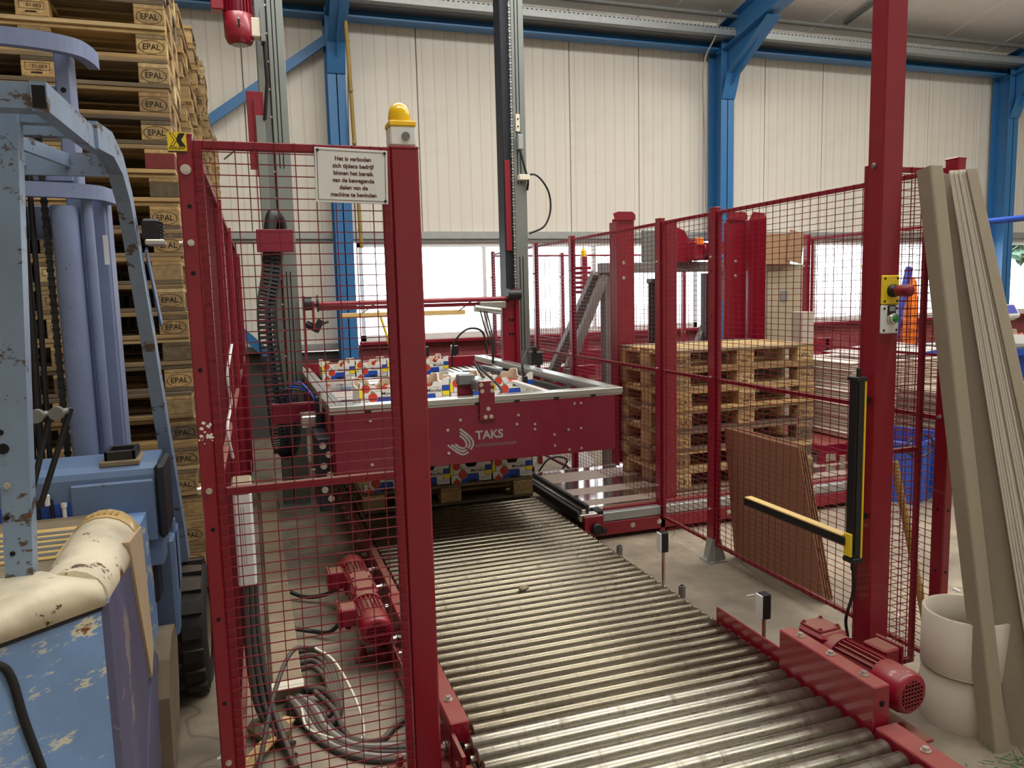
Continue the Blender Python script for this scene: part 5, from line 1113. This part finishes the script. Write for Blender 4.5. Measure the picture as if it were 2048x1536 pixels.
# cream hood: rear rim and the padded arm along the flank
def loft(sections, mb, sm=True):
    n = len(sections[0]); vs = [p for s in sections for p in s]
    mb.add(vs, [(i*n+k, i*n+(k+1) % n, (i+1)*n+(k+1) % n, (i+1)*n+k) for i in range(len(sections)-1) for k in range(n)], sm)
    mb.add(vs, [tuple(range(n))[::-1], tuple((len(sections)-1)*n+k for k in range(n))])
b = MB(); secs = []
for (c, nrm, z1, w_) in ((V((-.385, 2.075, 0)), V((.55, -.83, 0)), .955, .10), (V((-.44, 2.03, 0)), V((.62, -.78, 0)), .985, .16), (V((-.50, 1.98, 0)), V((.62, -.78, 0)), .985, .20), (V((-.56, 1.93, 0)), V((.62, -.78, 0)), .968, .22), (V((-.64, 1.875, 0)), V((.45, -.89, 0)), .96, .24), (V((-1.0, 1.79, 0)), V((.25, -.97, 0)), .965, .26), (V((-1.45, 1.69, 0)), V((.25, -.97, 0)), .965, .26)):
    nrm = nrm.normalized(); o = c+nrm*.012
    secs.append([(o.x, o.y, .898), (o.x, o.y, z1-.03), ((o-nrm*.012).x, (o-nrm*.012).y, z1-.01), ((o-nrm*.04).x, (o-nrm*.04).y, z1), ((o-nrm*w_).x, (o-nrm*w_).y, z1-.005), ((o-nrm*(w_+.03)).x, (o-nrm*(w_+.03)).y, z1-.04), ((o-nrm*(w_+.03)).x, (o-nrm*(w_+.03)).y, .898)])
loft(secs, b); b.build('hood_rim', 'fl_cream', fk)
def armsec(y, r, xc=-.462, zc=.905, sx=1.0): return [(xc+r*sx*math.cos(math.radians(a)), y, zc+r*.95*math.sin(math.radians(a))) for a in range(-20, 201, 20)]
b = MB(); loft([armsec(2.10, .085), armsec(2.12, .088), armsec(2.36, .092), armsec(2.56, .094)], b); b.build('arm_pad', 'fl_cream', fk)
b = MB(); loft([armsec(2.565, .096), armsec(2.58, .098), armsec(2.64, .094, zc=.912), armsec(2.69, .07, -.455, .91), armsec(2.71, .03, -.43, .915)], b); b.build('arm_cap', 'fl_cap', fk)
b = MB()
for i in range(6):
    for j in range(4): b.cbox((-.505+.016*i, 2.59+.012*j, .912+math.sqrt(.094**2-(-.043+.016*i)**2)*.95-.0035+.0006*(3-j)), (.010, .005, .005))
b.build('air_slots', 'tan', fk, kind='stuff')
b = MB(); b.prism([(-.50, 2.16), (-.62, 2.08), (-1.40, 1.9), (-1.40, 2.94), (-.50, 2.94)], 2, .9, .915); b.build('seat_deck', 'mud', fk)
b = MB(); b.bb(-.86, -.54, 2.45, 2.78, .914, .922, .003); lb = b.build('instruction_board', 'tan', fk)
b = MB()
for i in range(5): b.box(-.83, -.57, 2.47+.058*i, 2.50+.058*i, .922, .9235)
b.build('board_print', 'grey_steel', lb)
# pillar of the overhead guard
b = MB(); b.prism([(-.605, .93), (-.545, .93), (-.500, 1.75), (-.478, 2.14), (-.54, 2.14), (-.565, 1.75)], 1, 2.12, 2.17); b.build('guard_pillar', 'fl_guard', fk)
b = MB()
for x, z, r in ((-.578, 1.30, .013), (-.585, 1.13, .006), (-.577, 1.21, .006), (-.581, 1.04, .006), (-.58, 1.34, .007)): b.cyl((x, 2.118, z), (x, 2.122, z), r, 16, smooth=False)
b.build('pillar_holes', 'hole', fk, kind='stuff')
b = MB()
for x, z in ((-.577, 1.21), (-.59, 1.37)): b.bolt((x, 2.118, z), (0, -1, 0), .006, .006)
b.build('bolts', 'zinc', fk, kind='stuff')
# overhead guard: square tubes, open end, side leg that bends down to the front
def sqt(pts, wd, ht, nm, side, mat='fl_guard'):
    b = MB(); b.sweep(pts, [(-wd/2, -ht/2), (wd/2, -ht/2), (wd/2, ht/2), (-wd/2, ht/2)], side); return b.build(nm, mat, fk)
o1 = sqt([(-.398, 1.95, 2.087), (-.398, 2.52, 2.107)], .032, .062, 'guard_tube', (1, 0, 0))
b = MB(); b.quad((-.411, 1.9492, 2.062), (-.385, 1.9492, 2.062), (-.385, 1.9492, 2.112), (-.411, 1.9492, 2.112)); b.build('tube_opening', 'hole', o1)
sqt([(-1.4, 1.99, 2.09), (-.415, 1.99, 2.09)], .06, .055, 'guard_crossbar', (0, 1, 0)); sqt([(-1.4, 2.16, 2.085), (-.415, 2.16, 2.085)], .035, .03, 'guard_crossbar', (0, 1, 0)); sqt([(-1.4, 2.34, 2.09), (-.415, 2.34, 2.09)], .035, .03, 'guard_crossbar', (0, 1, 0))
sqt([(-.395, 2.50, 2.115), (-.388, 2.72, 2.13), (-.382, 2.86, 2.09), (-.376, 2.95, 2.0), (-.370, 3.01, 1.86), (-.36, 3.09, 1.62), (-.345, 3.26, 1.15), (-.33, 3.42, .72), (-.325, 3.46, .56)], .045, .075, 'guard_leg', (1, 0, 0))
sqt([(-1.4, 2.78, 2.075), (-.40, 2.78, 2.075)], .02, .07, 'guard_front_bar', (0, 1, 0))
for x in (-.50, -.62, -.74): sqt([(x-.10, 2.36, 2.09), (x, 2.78, 2.085)], .012, .04, 'guard_slat', (1, 0, 0))
sqt([(-.335, 3.08, 1.83), (-.315, 3.2, 1.56)], .006, .05, 'guard_plate', (1, 0, 0), 'fl_blue2')
wl = MB(); wl.bb(-.345, -.285, 3.08, 3.17, 1.86, 1.94, .008)
for i in range(5): wl.box(-.285, -.275, 3.085, 3.165, 1.875+.012*i, 1.88+.012*i)
wl.build('work_lamp', 'black', fk); b = MB(); b.bb(-.335, -.27, 3.06, 3.16, 1.845, 1.865, .004); b.build('lamp_bracket', 'zinc', fk)
# front cowl with the square cup holder
b = MB(); b.prism([(2.96, .70), (2.955, 1.035), (2.965, 1.055), (3.0, 1.072), (3.16, 1.085), (3.2, 1.06), (3.2, .70)], 0, -1.4, -.345); b.build('front_cowl', 'fl_blue2', fk)
b = MB(); b.bb(-.62, -.355, 2.94, 2.96, .795, 1.02, .006); b.build('cowl_cover', 'fl_blue2', fk)
b = MB(); b.bb(-.352, -.322, 2.94, 3.2, .80, 1.07, .012); b.build('cowl_end', 'mast_dark', fk)
b = MB(); x0, x1, y0, y1, z = -.515, -.415, 3.0, 3.13, 1.078
for a in ((x0, x0+.012, y0, y1), (x1-.012, x1, y0, y1), (x0, x1, y0, y0+.012), (x0, x1, y1-.012, y1)): b.bb(*a, z, z+.042, .003)
b.box(x0+.01, x1-.01, y0+.01, y1-.01, z, z+.006); b.bb(x0-.015, x1+.015, y0-.015, y1+.015, z-.012, z+.008, .004, mi=1); b.build('cup_holder', ['black', 'mud'], fk)
b = MB(); b.box(-1.2, -.62, 2.95, 2.957, .72, .96); b.build('cowl_recess', 'blue', fk)
for i in range(3): b = MB(); b.tube(smooth([(-.76+.04*i, 2.945, .98), (-.76+.045*i, 2.94, .85), (-.75+.05*i, 2.94, .72)]), .006, 6); b.build('recess_cable', 'black', fk)
b = MB(); b.bb(-.695, -.68, 2.93, 2.945, .96, 1.0, .003); b.cyl((-.64, 2.94, .95), (-.64, 2.94, .91), .007, 8); b.cyl((-.64, 2.94, .95), (-.64, 2.94, .965), .010, 8); b.build('spark_plug', 'white', fk)
for i, (a, c) in enumerate((((-.70, 2.62, 1.04), (-.655, 2.72, 1.31)), ((-.668, 2.64, 1.04), (-.603, 2.72, 1.31)), ((-.645, 2.66, 1.02), (-.548, 2.72, 1.315)))):
    t_ = MB(); t_.cyl(a, c, .009, 8); t_.cyl(c, (c[0]-.022, c[1]-.03, c[2]-.004), .006, 8); lv = t_.build('lever', 'black', fk); t_ = MB(); k = V(c)+V((-.03, -.045, -.006)); t_.cyl(k-V((0, .012, 0)), k+V((0, .014, 0)), .021, 16); t_.cyl(k+V((.01, .014, 0)), k+V((.02, .03, .002)), .010, 10); t_.build('lever_knob', 'grey_steel', lv)
# mast
for x0, x1, nm in ((-.585, -.53, 'mast_channel'), (-1.30, -1.245, 'mast_channel')): b = MB(); b.bb(x0, x1, 3.58, 3.74, .2, 2.09, .006); b.box(x0+.012, x1+.004, 3.60, 3.72, .2, 2.09); b.build(nm, 'fl_mast', fk)
b = MB(); b.bb(-.655, -.60, 3.50, 3.62, 1.0, 2.62, .006); b.build('inner_mast', 'fl_mast', fk)
b = MB(); b.cyl((-.655, 3.45, .9), (-.655, 3.45, 2.02), .047, 20); b.build('lift_cylinder', 'fl_mast', fk); b = MB(); b.cyl((-.578, 3.47, .9), (-.578, 3.47, 2.05), .020, 12); b.build('lift_rod', 'fl_mast', fk)
def band(z, y0, dz, xm, nm):
    pts = smooth([(-1.45, y0-.02, z), (-1.0, y0-.04, z), (-.72, y0-.01, z), (xm+.05, y0+.05, z), (xm+.09, y0+.14, z), (xm+.10, y0+.24, z)], 5); b = MB(); b.sweep(pts, [(-dz/2, -.02), (dz/2, -.02), (dz/2, .02), (-dz/2, .02)], (0, 0, 1)); b.build(nm, 'fl_mast', fk)
band(2.62, 3.4, .062, -.635, 'mast_crossbar'); band(2.075, 3.4, .055, -.61, 'mast_crossbar')
b = MB(); b.bb(-1.4, -.66, 3.55, 3.6, 2.42, 2.50, .006); b.build('carriage_bar', 'fl_mast', fk)
b = MB(); b.bb(-1.3, -.69, 3.5, 3.56, 1.90, 2.03, .006); b.bb(-.76, -.62, 3.49, 3.52, 2.12, 2.2, .004); b.build('mast_plate', 'fl_mast', fk)
b = MB()
for z in (2.36, 2.47): b.cyl((-.628, 3.498, z), (-.628, 3.501, z), .010, 14)
b.build('mast_holes', 'hole', fk); b = MB(); b.cyl((-.69, 3.46, 2.38), (-.645, 3.46, 2.38), .05, 16); b.build('chain_pulley', 'grey_steel', fk)
b = MB(); b.box(-.548, -.5295, 3.579, 3.58, 1.80, 1.92); b.build('mast_sticker', 'white', fk); b = MB(); b.box(-.5295, -.529, 3.60, 3.66, 1.1, 1.55); b.build('paint_mark', 'red', fk)
for i, x in enumerate((-.815, -.785, -.755)): b = MB(); b.tube([(x-.03, 3.44, .9), (x-.015, 3.45, 1.6), (x-.01, 3.47, 2.4)], .014 if i < 2 else .010, 8); b.build('hydraulic_hose', 'black', fk)
b = MB()
for i in range(46): b.cbox((-.722, 3.46, .95+.033*i), (.026, .012, .014)); b.cbox((-.722, 3.46, .966+.033*i), (.018, .02, .026))
b.build('lift_chain', 'black', fk, kind='stuff')
# front wheel and axle parts
wh = MB(); prof = [(.15, -.09), (.24, -.09), (.262, -.07), (.268, 0), (.262, .07), (.24, .09), (.15, .09)]; wh.lathe(prof, (-.33, 3.43, .268), 0, 32)
for i in range(18):
    a = 2*PI*i/18
    for s in (-1, 1): wh.cbox((-.33+s*.042, 3.43+.268*math.cos(a+s*.08), .268+.268*math.sin(a+s*.08)), (.075, .022, .05), MX.Rotation(a, 3, 'X'))
w_ = wh.build('front_tyre', 'rubber', fk); wh = MB(); wh.lathe([(0, .03), (.06, .03), (.07, .05), (.13, .05), (.15, .085), (.155, .085)], (-.33, 3.43, .268), 0, 24); wh.build('wheel_rim', 'mud', w_)
b = MB(); b.bb(-.42, -.325, 3.1, 3.36, .36, .75, .012); b.build('axle_bracket', 'fl_blue2', fk); b = MB(); b.bb(-.36, -.325, 3.20, 3.25, .50, .80, .006); b.build('tilt_link', 'fl_blue2', fk)
b = MB(); b.bb(-.50, -.42, 3.15, 3.35, .2, .85, .02); b.bb(-.43, -.37, 2.98, 3.12, .55, .8, .01); b.build('front_frame', 'mast_dark', fk)
# ---------------------------------------------------------------- things on the floor behind the left fence
fb = thing('switch_box', 'white electrical box mounted low on the left side fence', 'box', (-.07, 3.0, .6))
b = MB(); b.bb(-.095, -.03, 2.88, 3.02, .60, .95, .008); b.build('box_body', 'white', fb); b = MB(); b.bb(-.098, -.028, 2.876, 3.025, .95, .985, .006); b.build('box_lid', 'beige', fb)
b = MB()
for x in (-.07, -.062): b.box(x, x+.001, 2.879, 2.88, .68, .90)
b.build('box_seam', 'hole', fb); b = MB()
for i in range(3): b.tube(smooth([(-.075+.018*i, 2.95+.05*i, .62), (-.08+.02*i, 2.95+.04*i, .35), (-.06+.025*i, 2.93, .12), (-.0+.02*i, 2.85-.06*i, .03), (.06, 2.78-.08*i, .02)], 6), .013, 6)
b.build('box_cables', 'cable', fb)
b = MB(); b.bb(.0, .118, 3.14, 4.3, .0, .075, .004); b.bb(.0, .118, 4.31, 5.6, .0, .075, .004); b.bb(.0, .118, 5.61, 7.1, .0, .075, .004); b.bb(-.003, .121, 3.75, 3.765, .0, .078, .002); tag(b.build('cable_duct', 'beige'), 'long dusty beige cable duct lying on the floor left of the conveyor', 'cable duct')
b = MB(); b.box(-.004, .122, 3.11, 3.16, .074, .082); b.cbox((.058, 3.12, .078), (.125, .05, .006), rot('X', 8)); tag(b.build('duct_lid', 'offwhite'), 'loose end cover on the near end of the beige cable duct', 'cover')
def cab(pts, r, mat, lab, grp='cables on the floor at the left'):
    b = MB(); b.tube(smooth(pts, 7), r, 7); tag(b.build('floor_cable', mat), lab, 'cable', grp)
cab([(-.07, 2.62, .015), (.0, 2.85, .18), (.08, 3.05, .25), (.17, 3.12, .22)], .009, 'cable', 'dark cable arching up from the left over the duct end')
cab([(.17, 3.12, .22), (.24, 3.0, .20), (.30, 2.85, .10), (.31, 2.75, .02), (.25, 2.74, .012), (.12, 2.84, .03), (.10, 2.95, .06)], .0055, 'offwhite', 'thin white cable arching in a loop right of the duct end')
for i in range(4): cab([(.115, 3.3+.06*i, .05), (.17+.01*i, 3.28+.05*i, .06), (.21+.012*i, 3.18+.03*i, .05), (.22+.012*i, 3.05, .02), (.20+.01*i, 2.95, .012), (.12, 2.98+.02*i, .012)], .013, 'cable', '%s grey hose curling out of the side of the duct' % ('nearest', 'second', 'third', 'farthest')[i])
cab([(.118, 3.12, .05), (.20, 3.08, .04), (.24, 2.98, .012), (.20, 2.88, .012), (.10, 2.93, .012), (.06, 3.05, .03)], .020, 'rubber', 'thick black hose ring on the floor beside the duct end')
for i in range(6): cab([(.05+.012*i, 3.1, .035), (.08+.018*i, 2.98, .05-.004*i), (.13+.016*i, 2.83, .015), (.20+.02*i, 2.70, .012), (.30+.03*i, 2.60+.012*i, .012), (.42+.02*i, 2.55+.02*i, .012), (.56, 2.5+.025*i, .014)], (.012, .010, .009, .012, .010, .008)[i], ('cable', 'cable_grey', 'cable', 'cable', 'cable_grey', 'cable')[i], '%s cable of the bundle running from the duct to the post foot' % ('first', 'second', 'third', 'fourth', 'fifth', 'sixth')[i])
cab([(.56, 2.86, .014), (.44, 2.78, .012), (.36, 2.70, .012), (.26, 2.76, .012), (.22, 2.95, .03), (.16, 3.08, .05)], .012, 'cable', 'black cable sweeping right from the duct towards the conveyor foot')
cab([(.115, 3.74, .05), (.2, 3.72, .03), (.28, 3.66, .04), (.36, 3.66, .12), (.37, 3.66, .17)], .011, 'black', 'black cable from the duct to the nearer left motor')
cab([(.11, 4.25, .05), (.2, 4.18, .03), (.30, 4.1, .06), (.36, 3.95, .15)], .011, 'black', 'black cable from the duct to the farther left motor')
for k, (a, c, wd, lab) in enumerate((((.055, 2.95, .03), (-.20, 2.55, .02), .05, 'long split piece of raw timber on the floor at the bottom left'), ((.0, 2.86, .03), (-.13, 2.62, .03), .035, 'shorter split piece of raw timber on the floor at the bottom left'))):
    b = MB(); d = V(c)-V(a); b.cbox((V(a)+V(c))/2, (d.length, wd, .018), align(d), .004); b.cbox((V(a)+V(c))/2+V((.01, -.02, .008)), (d.length*.8, wd*.4, .014), align(d+V((0, .02, .0))), .003); tag(b.build('timber_piece', 'wood_p'), lab, 'timber')
b = MB(); b.cbox((-.02, 2.90, .03), (.12, .16, .06), rot('Z', 30), .02); tag(b.build('rubble_lump', 'mud'), 'dark lump under the near end of the cable duct', 'rubble')
def leaf(x, y, lab, n=3):
    b = MB(); rr = random.Random(int(x*1000))
    for i in range(n): c = V((x+rr.uniform(-.03, .03), y+rr.uniform(-.03, .03), .006)); u = V((rr.uniform(-1, 1), rr.uniform(-1, 1), .2)).normalized()*.014; w_ = V((-u.y, u.x, .003))*.6; b.quad(c-u, c+w_, c+u, c-w_)
    tag(b.build('dry_leaf', 'kraft'), lab, 'leaf')
leaf(-.31, 2.62, 'small heap of dry leaves on the floor beside the forklift', 5); leaf(.38, 2.98, 'dry leaf on the floor between cables and conveyor', 2)
b = MB(); rr = random.Random(3)
for i in range(26): a = V((2.36+rr.uniform(-.14, .10), 1.80+rr.uniform(-.05, .06), .008)); d = V((rr.uniform(-1, 1), rr.uniform(-1, 1), rr.uniform(0, .25))).normalized()*rr.uniform(.02, .06); b.cyl(a, a+d, .0016, 4, caps=False)
tag(b.build('dried_twigs', 'p_green'), 'dried twigs and stems on the floor at the foot of the grey profiles', 'twigs', None, 'stuff')
b = MB()
for i in range(14): a = V((2.04+rr.uniform(-.03, .03), 3.1+rr.uniform(-.04, .04), .005)); d = V((rr.uniform(-1, 1), rr.uniform(-1, 1), rr.uniform(.2, 1))).normalized()*rr.uniform(.02, .05); b.cyl(a, a+d, .002, 4, caps=False)
tag(b.build('dried_stems', 'mud'), 'small tuft of dried tomato stems on the floor right of the rollers', 'twigs', None, 'stuff')
for k, (x, y) in enumerate(((2.45, 3.35), (2.95, 2.85), (3.5, 3.0), (2.62, 1.9))):
    b = MB(); b.cbox((x, y, .004), (.05, .015, .004), rot('Z', 40*k)); tag(b.build('paper_scrap', 'white'), ('white paper scrap on the floor left of the cardboard sheets', 'white paper scrap on the floor behind the light curtain arm', 'white paper scrap on the open floor right of the cardboard sheets', 'white paper scrap on the floor right of the tubes')[k], 'paper')
b = MB(); b.cbox((1.19, 3.42, .208), (.05, .03, .016), rot('Z', 20), .005); tag(b.build('brown_clod', 'mud'), 'small brown clod of dirt lying on the rollers', 'dirt')
